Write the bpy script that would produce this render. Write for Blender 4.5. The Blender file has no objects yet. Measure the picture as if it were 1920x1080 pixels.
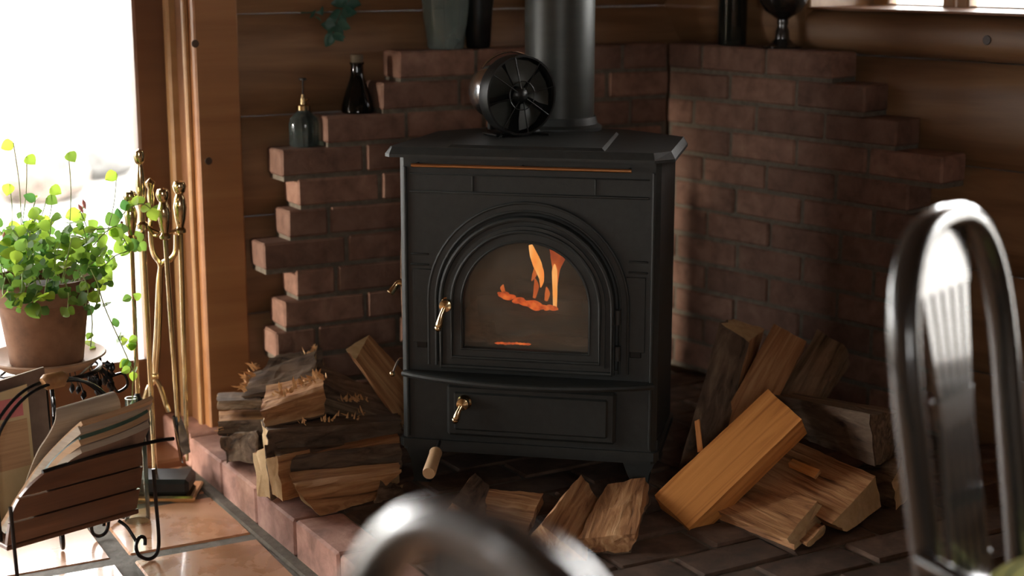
import bpy, bmesh, math, random
from mathutils import Vector, Matrix, noise

SC = bpy.context.scene
COL = SC.collection
R = random.Random(7)
rad = math.radians

# ---------------------------------------------------------------- camera, sky, light, exposure
EYE = Vector((0, 0, 1.18))
PITCH = rad(12.06)
FPX = 2950.0
cam_data = bpy.data.cameras.new('camera')
cam = bpy.data.objects.new('camera', cam_data)
COL.objects.link(cam)
cam.location = EYE
cam.rotation_euler = (math.pi / 2 - PITCH, 0, 0)
cam_data.sensor_width = 36
cam_data.lens = 36 * FPX / 1920
cam_data.clip_start = 0.02
cam_data.dof.use_dof = True
cam_data.dof.focus_distance = 3.12
cam_data.dof.aperture_fstop = 2.3
SC.camera = cam

world = bpy.data.worlds.new('sky')
SC.world = world
world.use_nodes = True
wn = world.node_tree
wn.nodes['Background'].inputs['Color'].default_value = (1.0, 0.985, 0.96, 1)
wn.nodes['Background'].inputs['Strength'].default_value = 20.0

SC.view_settings.view_transform = 'Standard'
SC.view_settings.look = 'None'
SC.view_settings.exposure = 0.0
SC.view_settings.gamma = 1.0
SC.view_settings.use_curve_mapping = False

# ---------------------------------------------------------------- survey of the room (metres)
def ray(x, y):
    u = (x - 960) / FPX
    v = (540 - y) / FPX
    return Vector((u, math.cos(PITCH) + v * math.sin(PITCH), -math.sin(PITCH) + v * math.cos(PITCH)))
def at(x, y, Y):
    d = ray(x, y)
    return EYE + d * (Y / d.y)
def atz(x, y, z):
    d = ray(x, y)
    return EYE + d * ((z - EYE.z) / d.z)

U = Vector((math.sin(rad(60)), math.cos(rad(60)), 0))      # along the left wall, away from the camera
N = Vector((math.cos(rad(60)), -math.sin(rad(60)), 0))     # left wall normal, into the room
V = Vector((math.sin(rad(40)), -math.cos(rad(40)), 0))     # along the right wall, out of the corner
NV = Vector((-math.cos(rad(40)), -math.sin(rad(40)), 0))   # right wall normal, into the room
P0 = Vector((-.7045, 3.587, 0))                            # on the left log face, beside the window post
BRK = .095                                                 # brickwork stands this proud of the logs
RB = Vector((.4607, 4.0546, 0))                            # on the right brick face
RW = RB - NV * BRK
HEARTH = .082
def LW(s, n=0, z=0): return P0 + U * s + N * n + Vector((0, 0, z))
def RWP(r, n=0, z=0): return RW + V * r + NV * n + Vector((0, 0, z))
Z = Vector((0, 0, 1))

# ---------------------------------------------------------------- window openings, seen and added, that let the sky in
def portal(name, c, xdir, ndir, w, h):
    l = bpy.data.lights.new(name, 'AREA')
    l.shape = 'RECTANGLE'; l.size = w; l.size_y = h
    l.cycles.is_portal = True
    o = bpy.data.objects.new(name, l)
    COL.objects.link(o)
    zax = -ndir
    yax = Vector((0, 0, 1))
    xax = yax.cross(zax)
    o.matrix_world = Matrix.Translation(c) @ Matrix((xax, yax, zax)).transposed().to_4x4()
portal('window_portal', LW(-1.5, -.22, .62), U, N, 2.95, 1.2)
portal('window_portal', LW(-3.9) + N * .135 - U * .16 + Vector((0, 0, .69)), N, U, .27, 1.26)
A2_ = LW(-3.9) + N * 4.6; B2_ = RWP(4.6) + NV * 2.2
BK_A, BK_B, BK_Z0, BK_Z1 = 1.7, 2.5, .95, 1.75
bd_ = (B2_ - A2_).normalized(); bn_ = Z.cross(bd_)
if bn_.dot(A2_ + B2_) > 0: bn_ = -bn_                       # into the room
portal('window_portal', A2_ + bd_ * (BK_A + BK_B) / 2 - bn_ * .16 + Vector((0, 0, (BK_Z0 + BK_Z1) / 2)), bd_, bn_, BK_B - BK_A, BK_Z1 - BK_Z0)
portal('window_portal', RWP(2.1, -.36, .70), V, NV, .6, .46)
portal('window_portal', RWP(1.44, -.36, 1.5), V, NV, 2.3, .9)

# low winter sun, coming along the left wall through the slit added at its far end
sl_ = bpy.data.lights.new('sun', 'SUN')
sl_.energy = 8.0; sl_.angle = rad(5); sl_.color = (1, .88, .74)
so_ = bpy.data.objects.new('sun', sl_); COL.objects.link(so_)
sd_ = (U - N * math.sin(rad(1.6)) - Z * math.tan(rad(6))).normalized()
so_.rotation_euler = sd_.to_track_quat('-Z', 'Y').to_euler()

# ---------------------------------------------------------------- materials
def nodes_of(name):
    m = bpy.data.materials.new(name)
    m.use_nodes = True
    nt = m.node_tree
    return m, nt, nt.nodes['Principled BSDF']
def ramp(nt, fac, cols):
    r = nt.nodes.new('ShaderNodeValToRGB')
    e = r.color_ramp.elements
    n = len(cols)
    while len(e) < n: e.new(.5)
    for i, c in enumerate(cols):
        p, c = (c if len(c) == 2 else (i / (n - 1), c))
        e[i].position = p
        e[i].color = (*c, 1)
    nt.links.new(fac, r.inputs[0])
    return r.outputs[0]
def pmat(name, cols, scale=(8, 8, 8), rough=.6, metal=0, bump=0, detail=5, dist=.0, rnd=.0, coat=0, spec=.5, bscale=None, rough2=None):
    m, nt, b = nodes_of(name)
    tc = nt.nodes.new('ShaderNodeTexCoord')
    mp = nt.nodes.new('ShaderNodeMapping')
    mp.inputs['Scale'].default_value = scale
    nt.links.new(tc.outputs['Object'], mp.inputs[0])
    vec = mp.outputs[0]
    oi = nt.nodes.new('ShaderNodeObjectInfo')
    if rnd:
        ad = nt.nodes.new('ShaderNodeVectorMath'); ad.operation = 'ADD'
        ml = nt.nodes.new('ShaderNodeMath'); ml.operation = 'MULTIPLY'; ml.inputs[1].default_value = 37.
        nt.links.new(oi.outputs['Random'], ml.inputs[0])
        nt.links.new(vec, ad.inputs[0]); nt.links.new(ml.outputs[0], ad.inputs[1])
        vec = ad.outputs[0]
    nz = nt.nodes.new('ShaderNodeTexNoise')
    nz.inputs['Scale'].default_value = 1
    nz.inputs['Detail'].default_value = detail
    nz.inputs['Roughness'].default_value = .6
    nz.inputs['Distortion'].default_value = dist
    nt.links.new(vec, nz.inputs[0])
    c = ramp(nt, nz.outputs[0], [(.28 + .44 * i / max(1, len(cols) - 1), k) for i, k in enumerate(cols)] if len(cols) > 1 else [cols[0], cols[0]])
    if rnd:
        hs = nt.nodes.new('ShaderNodeHueSaturation')
        mr = nt.nodes.new('ShaderNodeMapRange')
        mr.inputs['To Min'].default_value = 1 - rnd; mr.inputs['To Max'].default_value = 1 + rnd
        nt.links.new(oi.outputs['Random'], mr.inputs[0])
        nt.links.new(mr.outputs[0], hs.inputs['Value'])
        nt.links.new(c, hs.inputs['Color'])
        c = hs.outputs[0]
    nt.links.new(c, b.inputs['Base Color'])
    b.inputs['Roughness'].default_value = rough
    if rough2 is not None:
        mr2 = nt.nodes.new('ShaderNodeMapRange')
        mr2.inputs['From Min'].default_value = .3; mr2.inputs['From Max'].default_value = .7
        mr2.inputs['To Min'].default_value = rough; mr2.inputs['To Max'].default_value = rough2
        nt.links.new(nz.outputs[0], mr2.inputs[0]); nt.links.new(mr2.outputs[0], b.inputs['Roughness'])
    b.inputs['Metallic'].default_value = metal
    b.inputs['Specular IOR Level'].default_value = spec
    b.inputs['Coat Weight'].default_value = coat
    b.inputs['Coat Roughness'].default_value = .08
    if bump:
        bp = nt.nodes.new('ShaderNodeBump')
        bp.inputs['Strength'].default_value = bump
        bp.inputs['Distance'].default_value = .004
        src = nz.outputs[0]
        if bscale:
            n2 = nt.nodes.new('ShaderNodeTexNoise'); n2.inputs['Scale'].default_value = bscale
            n2.inputs['Detail'].default_value = 6
            nt.links.new(vec, n2.inputs[0]); src = n2.outputs[0]
        nt.links.new(src, bp.inputs['Height'])
        nt.links.new(bp.outputs[0], b.inputs['Normal'])
    return m
def wood(name, cols, sx=1.6, sy=26, rough=.55, bump=.4, rnd=.12, coat=0, dist=.6):
    return pmat(name, cols, (sx, sy, sy), rough, 0, bump, 6, dist, rnd, coat)
def glassmat(name, tint=(1, 1, 1), gloss=.08, haze=0., hazecol=(.5, .5, .5), rough=.0):
    m = bpy.data.materials.new(name); m.use_nodes = True
    nt = m.node_tree; nt.nodes.clear()
    out = nt.nodes.new('ShaderNodeOutputMaterial')
    tr = nt.nodes.new('ShaderNodeBsdfTransparent'); tr.inputs[0].default_value = (*tint, 1)
    gl = nt.nodes.new('ShaderNodeBsdfGlossy'); gl.inputs['Roughness'].default_value = rough
    fr = nt.nodes.new('ShaderNodeFresnel'); fr.inputs[0].default_value = 1.5
    mx = nt.nodes.new('ShaderNodeMixShader')
    nt.links.new(fr.outputs[0], mx.inputs[0]); nt.links.new(tr.outputs[0], mx.inputs[1]); nt.links.new(gl.outputs[0], mx.inputs[2])
    last = mx.outputs[0]
    if haze:
        df = nt.nodes.new('ShaderNodeBsdfDiffuse'); df.inputs[0].default_value = (*hazecol, 1)
        tc = nt.nodes.new('ShaderNodeTexCoord')
        nz = nt.nodes.new('ShaderNodeTexNoise'); nz.inputs['Scale'].default_value = 14; nz.inputs['Detail'].default_value = 4
        nt.links.new(tc.outputs['Object'], nz.inputs[0])
        mlt = nt.nodes.new('ShaderNodeMath'); mlt.operation = 'MULTIPLY'; mlt.inputs[1].default_value = haze * 2
        nt.links.new(nz.outputs[0], mlt.inputs[0])
        m2 = nt.nodes.new('ShaderNodeMixShader')
        nt.links.new(mlt.outputs[0], m2.inputs[0]); nt.links.new(last, m2.inputs[1]); nt.links.new(df.outputs[0], m2.inputs[2])
        last = m2.outputs[0]
    nt.links.new(last, out.inputs[0])
    return m
def emit(name, cols, strength, scale=(30, 30, 12)):
    m = bpy.data.materials.new(name); m.use_nodes = True
    nt = m.node_tree; nt.nodes.clear()
    out = nt.nodes.new('ShaderNodeOutputMaterial')
    em = nt.nodes.new('ShaderNodeEmission'); em.inputs[1].default_value = strength
    tc = nt.nodes.new('ShaderNodeTexCoord'); mp = nt.nodes.new('ShaderNodeMapping'); mp.inputs['Scale'].default_value = scale
    nz = nt.nodes.new('ShaderNodeTexNoise'); nz.inputs['Scale'].default_value = 1.; nz.inputs['Detail'].default_value = 3
    nt.links.new(tc.outputs['Object'], mp.inputs[0]); nt.links.new(mp.outputs[0], nz.inputs[0])
    nt.links.new(ramp(nt, nz.outputs[0], [(.3 + .4 * i / (len(cols) - 1), c) for i, c in enumerate(cols)]), em.inputs[0])
    nt.links.new(em.outputs[0], out.inputs[0])
    return m
def leafmat(name, c1, c2, trans):
    m, nt, b = nodes_of(name)
    oi = nt.nodes.new('ShaderNodeObjectInfo')
    c = ramp(nt, oi.outputs['Random'], [c1, c2])
    nt.links.new(c, b.inputs['Base Color'])
    b.inputs['Roughness'].default_value = .45
    tl = nt.nodes.new('ShaderNodeBsdfTranslucent')
    hs = nt.nodes.new('ShaderNodeHueSaturation'); hs.inputs['Value'].default_value = 1.7; hs.inputs['Hue'].default_value = .48
    nt.links.new(c, hs.inputs['Color']); nt.links.new(hs.outputs[0], tl.inputs[0])
    mx = nt.nodes.new('ShaderNodeMixShader'); mx.inputs[0].default_value = trans
    nt.links.new(b.outputs[0], mx.inputs[1]); nt.links.new(tl.outputs[0], mx.inputs[2])
    nt.links.new(mx.outputs[0], nt.nodes['Material Output'].inputs[0])
    return m

M = {}
M['log'] = wood('log_wood', [(0.111, 0.053, 0.024), (0.204, 0.106, 0.049), (0.281, 0.157, 0.076)], 1.1, 14, .5, .5, .12)
M['pine'] = wood('pine_trim', [(0.281, 0.14, 0.051), (0.359, 0.195, 0.078), (0.421, 0.242, 0.105)], .7, 16, .42, .15, .06)
M['post'] = wood('post_pine', [(.21, .085, .027), (.275, .118, .042), (.325, .15, .056)], .7, 16, .45, .15, .06)
M['pinedark'] = wood('pine_frame', [(0.16, 0.066, 0.027), (0.216, 0.096, 0.04)], .7, 16, .45, .15, .06)
M['knot'] = pmat('knot', [(.03, .015, .008), (.06, .028, .012)], (60, 60, 60), .5)
M['ceil'] = wood('ceiling_boards', [(.12, .06, .03), (.2, .1, .05)], .8, 10)
M['brick'] = pmat('brick', [(0.105, 0.054, 0.036), (0.186, 0.098, 0.067), (0.236, 0.136, 0.096)], (22, 22, 22), .85, 0, .8, 6, .3, .25)
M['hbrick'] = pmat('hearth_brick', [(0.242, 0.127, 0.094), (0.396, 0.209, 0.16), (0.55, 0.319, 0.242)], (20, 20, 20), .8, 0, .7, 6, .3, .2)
M['sootbrick'] = pmat('dark_hearth_brick', [(.045, .027, .017), (.095, .056, .036), (.16, .095, .062)], (20, 20, 20), .85, 0, .7, 6, .3, .2)  # inner bricks of the hearth top, darker than the edge row
M['mortar'] = pmat('mortar', [(0.09, 0.075, 0.056), (0.165, 0.139, 0.105)], (60, 60, 60), .95, 0, .8)
M['tile'] = pmat('terracotta_tile', [(.36, .17, .085), (.52, .27, .145), (.60, .34, .20)], (9, 9, 9), .16, 0, .25, 5, .4, .12, .4, .5, None, .42)
M['grout'] = pmat('grout', [(.13, .12, .10), (.22, .2, .17)], (50, 50, 50), .9, 0, .7)
M['iron'] = pmat('stove_iron', [(0.018, 0.021, 0.019), (0.028, 0.031, 0.029)], (55, 55, 55), .5, 0, .18, 4, 0, 0, 0, .4)
M['steel'] = pmat('pipe_steel', [(.030, .032, .027), (.045, .047, .04)], (10, 10, 40), .42, .3, .05)
M['black'] = pmat('black_metal', [(.012, .013, .012), (.02, .021, .02)], (40, 40, 40), .38, .5)
M['wire'] = pmat('black_wire', [(.012, .012, .013), (.02, .02, .02)], (40, 40, 40), .25, .6)
M['chrome'] = pmat('chrome', [(.55, .56, .57), (.68, .69, .7)], (30, 30, 30), .12, 1)
M['satin'] = pmat('satin_steel', [(.6, .62, .63), (.7, .71, .72)], (30, 30, 30), .22, 1)
M['brass'] = pmat('brass', [(.58, .45, .24), (.74, .60, .36)], (30, 30, 30), .14, 1, 0, 4, 0, 0)
M['copper'] = pmat('copper_rail', [(.55, .30, .13), (.68, .40, .2)], (4, 30, 30), .3, 1)
M['firebrick'] = pmat('firebrick', [(.10, .085, .065), (.17, .145, .11)], (26, 26, 26), .9, 0, .5)
M['ash'] = pmat('ash', [(.13, .12, .10), (.28, .25, .21)], (60, 60, 60), .95, 0, 1)
M['char'] = pmat('charred_wood', [(.02, .015, .012), (.08, .06, .05)], (12, 60, 60), .9, 0, 1)
M['split'] = wood('split_wood', [(.06, .026, .01), (.30, .13, .048), (.46, .22, .088), (.58, .32, .145), (.64, .38, .19)], 3.4, 48, .72, 1.0, .16, 0, 1.2)
M['splitor'] = wood('orange_split_wood', [(.34, .11, .025), (.60, .235, .055), (.70, .29, .075), (.80, .38, .12)], 2.4, 44, .6, .6, .05, 0, .8)
M['splitgrey'] = wood('weathered_split_wood', [(.035, .022, .012), (.15, .095, .052), (.26, .175, .105), (.38, .27, .175)], 3.4, 46, .8, 1.0, .14, 0, 1.2)
M['endgrain'] = pmat('end_grain', [(.50, .32, .15), (.66, .47, .25)], (50, 50, 50), .8, 0, .6, 5, 0, .12)
M['bark'] = pmat('bark', [(.02, .013, .008), (.10, .065, .042), (.16, .108, .07), (.25, .18, .12)], (9, 34, 34), .95, 0, 1.0, 7, 1.4, .2)
M['splinter'] = pmat('splinter', [(.50, .24, .08), (.74, .46, .22)], (40, 90, 90), .7)
M['lacquer'] = pmat('black_lacquer', [(.010, .009, .008), (.018, .016, .013)], (8, 30, 30), .26, 0, 0, 4, 0, 0, 1.0)
M['terra'] = pmat('terracotta_pot', [(.10, .05, .025), (.20, .098, .05), (.26, .14, .078)], (14, 14, 14), .8, 0, .3)
M['saucer'] = pmat('saucer_clay', [(.30, .18, .11), (.42, .28, .18)], (14, 14, 14), .7, 0, .2)
M['soil'] = pmat('soil', [(.02, .014, .01), (.07, .045, .03)], (60, 60, 60), .95, 0, 1)
M['leaf'] = leafmat('leaf', (.035, .125, .03), (.30, .48, .05), .55)
M['leafdark'] = leafmat('dark_leaf', (.03, .10, .075), (.05, .14, .10), .15)
M['stem'] = pmat('stem', [(.22, .34, .09), (.36, .44, .16)], (40, 40, 40), .6)
M['twig'] = pmat('twig', [(.08, .06, .04), (.12, .09, .05)], (40, 40, 40), .7)
M['petal'] = pmat('petal', [(.75, .22, .2), (.85, .4, .34)], (40, 40, 40), .5)
M['rackwood'] = wood('rack_slat', [(.05, .02, .01), (.085, .034, .015), (.12, .05, .024)], 3, 40, .38, .2, .08, .15)
M['leather'] = pmat('leather', [(.20, .09, .03), (.34, .17, .06)], (60, 60, 60), .5)
M['paper'] = pmat('paper_edge', [(.33, .265, .19), (.46, .38, .29)], (6, 6, 220), .75)
M['papert'] = pmat('tan_paper', [(.40, .24, .125), (.54, .345, .19)], (6, 6, 220), .75)
M['paperg'] = pmat('dark_green_cover', [(.03, .07, .05), (.06, .12, .09)], (20, 20, 20), .4)
M['paperd'] = pmat('dark_cover', [(.10, .06, .045), (.18, .12, .09)], (20, 20, 20), .4)
M['pink'] = pmat('pink_print', [(.55, .14, .17), (.62, .22, .2)], (20, 20, 20), .5)
M['ink'] = pmat('ink', [(.09, .065, .05), (.14, .1, .08)], (20, 20, 20), .5)
M['yellow'] = pmat('cream_cover', [(.50, .38, .2), (.60, .48, .28)], (14, 14, 14), .5)
M['cushion'] = pmat('cushion_cloth', [(.50, .52, .15), (.62, .62, .22)], (120, 120, 120), .9, 0, .6)
M['cushdark'] = pmat('cushion_stripe', [(.05, .07, .03), (.08, .1, .05)], (120, 120, 120), .9)
M['pale_wood'] = wood('pale_handle', [(.58, .36, .18), (.70, .48, .27)], 3, 40, .5, .2, 0)
M['pane'] = glassmat('pane_glass')
M['stoveglass'] = glassmat('stove_glass', (.82, .76, .68), .1, .17, (.40, .36, .29), .03)
M['vaseglass'] = glassmat('pale_vase_glass', (.62, .70, .66), .1, .26, (.42, .50, .47), .05)
M['darkglass'] = glassmat('dark_glass', (.10, .11, .09), .1, .03, (.05, .06, .05), .05)
M['smokeglass'] = glassmat('smoked_glass', (.34, .36, .30), .1, .06, (.2, .22, .19), .03)
M['spray'] = glassmat('ribbed_bottle_glass', (.34, .40, .38), .1, .10, (.22, .27, .26), .06)
M['bottlegreen'] = glassmat('green_glass', (.80, .86, .78), .1, .03, (.5, .6, .5), .02)
M['flame'] = emit('flame', [(1.0, .22, .03), (1.0, .42, .10), (1.0, .62, .28)], 2.1)
M['flameor'] = emit('outer_flame', [(.45, .06, .008), (.85, .17, .02), (1.0, .3, .05)], 1.25)
M['ember'] = emit('ember', [(.05, .006, .001), (.7, .1, .015), (1.0, .25, .05)], 1.5, (70, 70, 70))
M['ground'] = pmat('pale_paving', [(.20, .19, .175), (.27, .26, .24)], (1.2, 1.2, 1.2), .9)
M['stone'] = pmat('garden_stone', [(.075, .075, .07), (.13, .125, .12)], (3, 3, 3), .9, 0, .6)
M['stonewarm'] = pmat('warm_garden_stone', [(.11, .09, .075), (.16, .13, .11)], (3, 3, 3), .9, 0, .6)

# ---------------------------------------------------------------- mesh building
class MB:
    def __init__(s): s.v = []; s.f = []; s.m = []
    def add(s, vs, fs, m=0):
        o = len(s.v)
        s.v += [Vector(p) for p in vs]
        s.f += [[i + o for i in f] for f in fs]
        s.m += [m] * len(fs)
        return s
    def box(s, lo, hi, m=0, tf=None):
        x0, y0, z0 = lo; x1, y1, z1 = hi
        vs = [Vector(p) for p in ((x0, y0, z0), (x1, y0, z0), (x1, y1, z0), (x0, y1, z0), (x0, y0, z1), (x1, y0, z1), (x1, y1, z1), (x0, y1, z1))]
        if tf: vs = [tf @ p for p in vs]
        return s.add(vs, [(3, 2, 1, 0), (4, 5, 6, 7), (0, 1, 5, 4), (1, 2, 6, 5), (2, 3, 7, 6), (3, 0, 4, 7)], m)
    def bbox(s, lo, hi, b=.004, m=0, tf=None):           # box with chamfered edges
        bm = bmesh.new()
        c = (Vector(lo) + Vector(hi)) / 2; d = Vector(hi) - Vector(lo)
        bmesh.ops.create_cube(bm, size=1, matrix=Matrix.Translation(c) @ Matrix.Diagonal((*d, 1)))
        bmesh.ops.bevel(bm, geom=bm.edges[:], offset=min(b, min(d) * .45), segments=1, affect='EDGES')
        bm.verts.index_update()
        vs = [v.co.copy() for v in bm.verts]
        if tf: vs = [tf @ p for p in vs]
        s.add(vs, [[v.index for v in f.verts] for f in bm.faces], m)
        bm.free()
        return s
    def prism(s, pts, z0, z1, m=0, top=None):            # outline in xy, from z0 to z1; top = other outline
        n = len(pts); t = top or pts
        vs = [(p[0], p[1], z0) for p in pts] + [(p[0], p[1], z1) for p in t]
        fs = [[n - 1 - i for i in range(n)], [n + i for i in range(n)]] + [[i, (i + 1) % n, n + (i + 1) % n, n + i] for i in range(n)]
        return s.add(vs, fs, m)
    def tube(s, pts, r, n=8, m=0, closed=False, flat=None):
        pts = [Vector(p) for p in pts]; k = len(pts)
        rs = r if isinstance(r, (list, tuple)) else [r] * k
        vs = []; prev = None
        for i, p in enumerate(pts):
            a = pts[(i - 1) % k] if (closed or i) else p
            b = pts[(i + 1) % k] if (closed or i < k - 1) else p
            t = (b - a).normalized()
            if prev is None:
                h = Vector((0, 0, 1)) if abs(t.z) < .9 else Vector((1, 0, 0))
                x = t.cross(h).normalized()
            else:
                x = (prev - t * prev.dot(t)).normalized()
            prev = x; y = t.cross(x)
            for j in range(n):
                q = 2 * math.pi * j / n
                vs.append(p + (x * math.cos(q) + y * math.sin(q)) * rs[i])
        fs = []
        for i in range(k if closed else k - 1):
            for j in range(n):
                a, b = i * n + j, i * n + (j + 1) % n
                c, d = ((i + 1) % k) * n + (j + 1) % n, ((i + 1) % k) * n + j
                fs.append([a, b, c, d])
        if not closed:
            fs.append([n - 1 - j for j in range(n)]); fs.append([(k - 1) * n + j for j in range(n)])
        return s.add(vs, fs, m)
    def sweep(s, pts, nrm, w, d, n=12, m=0, e=.7):       # rounded bar: w in the plane of the path, d along nrm
        pts = [Vector(p) for p in pts]; k = len(pts); vs = []
        sg = lambda x: math.copysign(abs(x) ** e, x)
        for i, p in enumerate(pts):
            t = (pts[min(i + 1, k - 1)] - pts[max(i - 1, 0)]).normalized()
            nn = nrm[i] if isinstance(nrm, list) else nrm
            nn = (nn - t * nn.dot(t)).normalized(); x = t.cross(nn)
            ww = w[i] if isinstance(w, list) else w
            for j in range(n):
                q = 2 * math.pi * j / n
                vs.append(p + x * sg(math.cos(q)) * ww / 2 + nn * sg(math.sin(q)) * d / 2)
        fs = [[i * n + j, i * n + (j + 1) % n, (i + 1) * n + (j + 1) % n, (i + 1) * n + j] for i in range(k - 1) for j in range(n)]
        fs += [[n - 1 - j for j in range(n)], [(k - 1) * n + j for j in range(n)]]
        return s.add(vs, fs, m)
    def lathe(s, prof, n=20, m=0, tf=None, rib=0, ribn=0):
        vs = []; fs = []
        for r_, z_ in prof:
            for j in range(n):
                q = 2 * math.pi * j / n
                rr = r_ * (1 + (rib * math.cos(q * ribn) if ribn else 0))
                p = Vector((rr * math.cos(q), rr * math.sin(q), z_))
                vs.append(tf @ p if tf else p)
        for i in range(len(prof) - 1):
            for j in range(n):
                fs.append([i * n + j, i * n + (j + 1) % n, (i + 1) * n + (j + 1) % n, (i + 1) * n + j])
        if prof[0][0] > 1e-5: fs.append([n - 1 - j for j in range(n)])
        if prof[-1][0] > 1e-5: fs.append([(len(prof) - 1) * n + j for j in range(n)])
        return s.add(vs, fs, m)
    def ball(s, c, r, n=10, m=0):
        c = Vector(c)
        pr = [(max(1e-6, r * math.sin(math.pi * i / 8)), -r * math.cos(math.pi * i / 8)) for i in range(9)]
        return s.lathe(pr, n, m, Matrix.Translation(c))
    def mesh(s, name, mats, smooth=False):
        me = bpy.data.meshes.new(name)
        me.from_pydata([tuple(p) for p in s.v], [], s.f)
        for k in (mats if isinstance(mats, (list, tuple)) else [mats]): me.materials.append(k)
        me.polygons.foreach_set('material_index', s.m)
        bm = bmesh.new(); bm.from_mesh(me)
        bmesh.ops.remove_doubles(bm, verts=bm.verts[:], dist=1e-6)
        bmesh.ops.recalc_face_normals(bm, faces=bm.faces[:])
        bm.to_mesh(me); bm.free()
        if smooth:
            me.polygons.foreach_set('use_smooth', [True] * len(me.polygons))
            me.set_sharp_from_angle(angle=rad(38))
        me.update()
        return me
    def build(s, name, mats, parent=None, smooth=False, mw=None):
        o = bpy.data.objects.new(name, s.mesh(name, mats, smooth))
        COL.objects.link(o)
        if parent: o.parent = parent
        if mw is not None: o.matrix_basis = mw
        return o
def place(name, me, parent=None, mw=None):
    o = bpy.data.objects.new(name, me); COL.objects.link(o)
    if parent: o.parent = parent
    if mw is not None: o.matrix_basis = mw
    return o
def tag(o, label=None, cat=None, group=None, kind=None):
    if label: o['label'] = label
    if cat: o['category'] = cat
    if group: o['group'] = group
    if kind: o['kind'] = kind
    return o
def thing(name, label, cat, loc=(0, 0, 0), rz=0, group=None):
    o = bpy.data.objects.new(name, None); COL.objects.link(o)
    o.empty_display_size = .05
    o.location = loc; o.rotation_euler = (0, 0, rz)
    return tag(o, label, cat, group)
def struct(name, parts=None):
    o = bpy.data.objects.new(name, None); COL.objects.link(o)
    return tag(o, kind='structure')
def frame(o, x, z=None):                                  # matrix with x axis along x
    x = Vector(x).normalized(); z = Vector(z or (0, 0, 1))
    y = z.cross(x).normalized(); z = x.cross(y)
    return Matrix.Translation(Vector(o)) @ Matrix((x, y, z)).transposed().to_4x4()
def arc(c, r, a0, a1, n, plane='xz'):
    out = []
    for i in range(n + 1):
        a = rad(a0 + (a1 - a0) * i / n)
        p = (c[0] + r * math.cos(a), c[1], c[2] + r * math.sin(a)) if plane == 'xz' else (c[0] + r * math.cos(a), c[1] + r * math.sin(a), c[2])
        out.append(Vector(p))
    return out
def smoothpath(pts, n=6):                                 # Catmull-Rom
    pts = [Vector(p) for p in pts]; out = []
    for i in range(len(pts) - 1):
        p0, p1, p2, p3 = pts[max(i - 1, 0)], pts[i], pts[i + 1], pts[min(i + 2, len(pts) - 1)]
        for k in range(n):
            t = k / n
            out.append(.5 * ((2 * p1) + (p2 - p0) * t + (2 * p0 - 5 * p1 + 4 * p2 - p3) * t * t + (3 * p1 - p0 - 3 * p2 + p3) * t ** 3))
    return out + [pts[-1]]

# ================================================================ the setting
CEIL = 2.35
# ---- outside ground
g = MB().box((-60, -30, -.5), (60, 80, -.14)); g = g.build('floor_outside', M['ground']); tag(g, kind='structure')

# ---- floor slab and terracotta tiles
TU = Vector((math.sin(rad(62)), math.cos(rad(62)), 0)); TV = Vector((math.sin(rad(28)), -math.cos(rad(28)), 0))
TP, TG = .291, .036
f0 = MB().box((-4.6, -3.2, -.12), (4.6, 4.6, -.0035)).build('floor', M['grout']); tag(f0, kind='structure')
l1, l2 = Vector((-.903, 2.877, 0)), Vector((-.882, 3.149, 0))
# crossing of two grout lines
kk = (l2 - l1).dot(TU)
X0 = l1 + TU * kk
tmesh = [MB().bbox((TG / 2, TG / 2, -.02), (TP - TG / 2, TP - TG / 2, 0), .004).mesh('tile', M['tile']) for _ in range(1)]
tmf = Matrix((TU, -TV, Z)).transposed().to_4x4()
HA, HB = U, Vector((U.y, -U.x, 0))                         # hearth axes: right-away, toward the camera
H0 = Vector((-.63, 3.333, 0)) - U * .02
ntile = 0
for i in range(-7, 10):
    for j in range(-5, 13):
        p = X0 + TU * (i * TP) + TV * ((j + 1) * TP)
        c = p + (TU - TV) * TP / 2
        a, b = (c - H0).dot(HA), (c - H0).dot(HB)
        if a > .16 and b < 1.05: continue                  # under the hearth
        if (c - P0).dot(N) < -.12 or (c - RW).dot(NV) < 0: continue
        if not (-2.3 < c.x < 1.7 and .6 < c.y < 4): continue
        o = place('tile', tmesh[0], f0, Matrix.Translation(p + Vector((0, 0, R.uniform(-.0012, .0006)))) @ tmf)
        ntile += 1

# ---- log walls: each log is a rounded beam of its own
LP = .236
def logmesh(L, h=LP, d=.17):
    mb = MB(); pr = []
    nseg = 7
    for i in range(nseg + 1):
        a = -1 + 2 * i / nseg
        pr.append((.035 * (abs(a) ** 4), a * (h / 2 - .0015)))   # bulging face (y = depth into the wall)
    nx = max(2, int(L / .25))
    vs = []; n = len(pr)
    for ix in range(nx + 1):
        x = L * ix / nx
        for y, z in pr:
            w = .004 * noise.noise(Vector((x * 2.3, z * 9, L * 3.1)))
            vs.append((x, y + w, z))
        vs += [(x, d, h / 2 - .0015), (x, d, -h / 2 + .0015)]
    k = n + 2; fs = []
    for ix in range(nx):
        for j in range(k):
            fs.append([ix * k + j, ix * k + (j + 1) % k, (ix + 1) * k + (j + 1) % k, (ix + 1) * k + j])
    fs += [list(range(k)), [nx * k + j for j in reversed(range(k))]]
    return mb.add(vs, fs)
wl = struct('wall_left')
HEAD1 = 1.22  # unseen window head, set low to hold light off the right wall
z = .096 - LP / 2
while z < CEIL - .05:
    if z > -.2:
        s0 = .02 if z < HEAD1 else -3.2
        L = 1.62 - s0
        logmesh(L).build('log', M['log'], wl, True, frame(LW(s0, 0, z), U))
    z += LP
for s_ in (-3.9,):
    zz = .096 - LP / 2
    while zz < CEIL - .05:
        logmesh(.9).build('log', M['log'], wl, True, frame(LW(s_, 0, zz), U)); zz += LP
wr = struct('wall_right')
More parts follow.
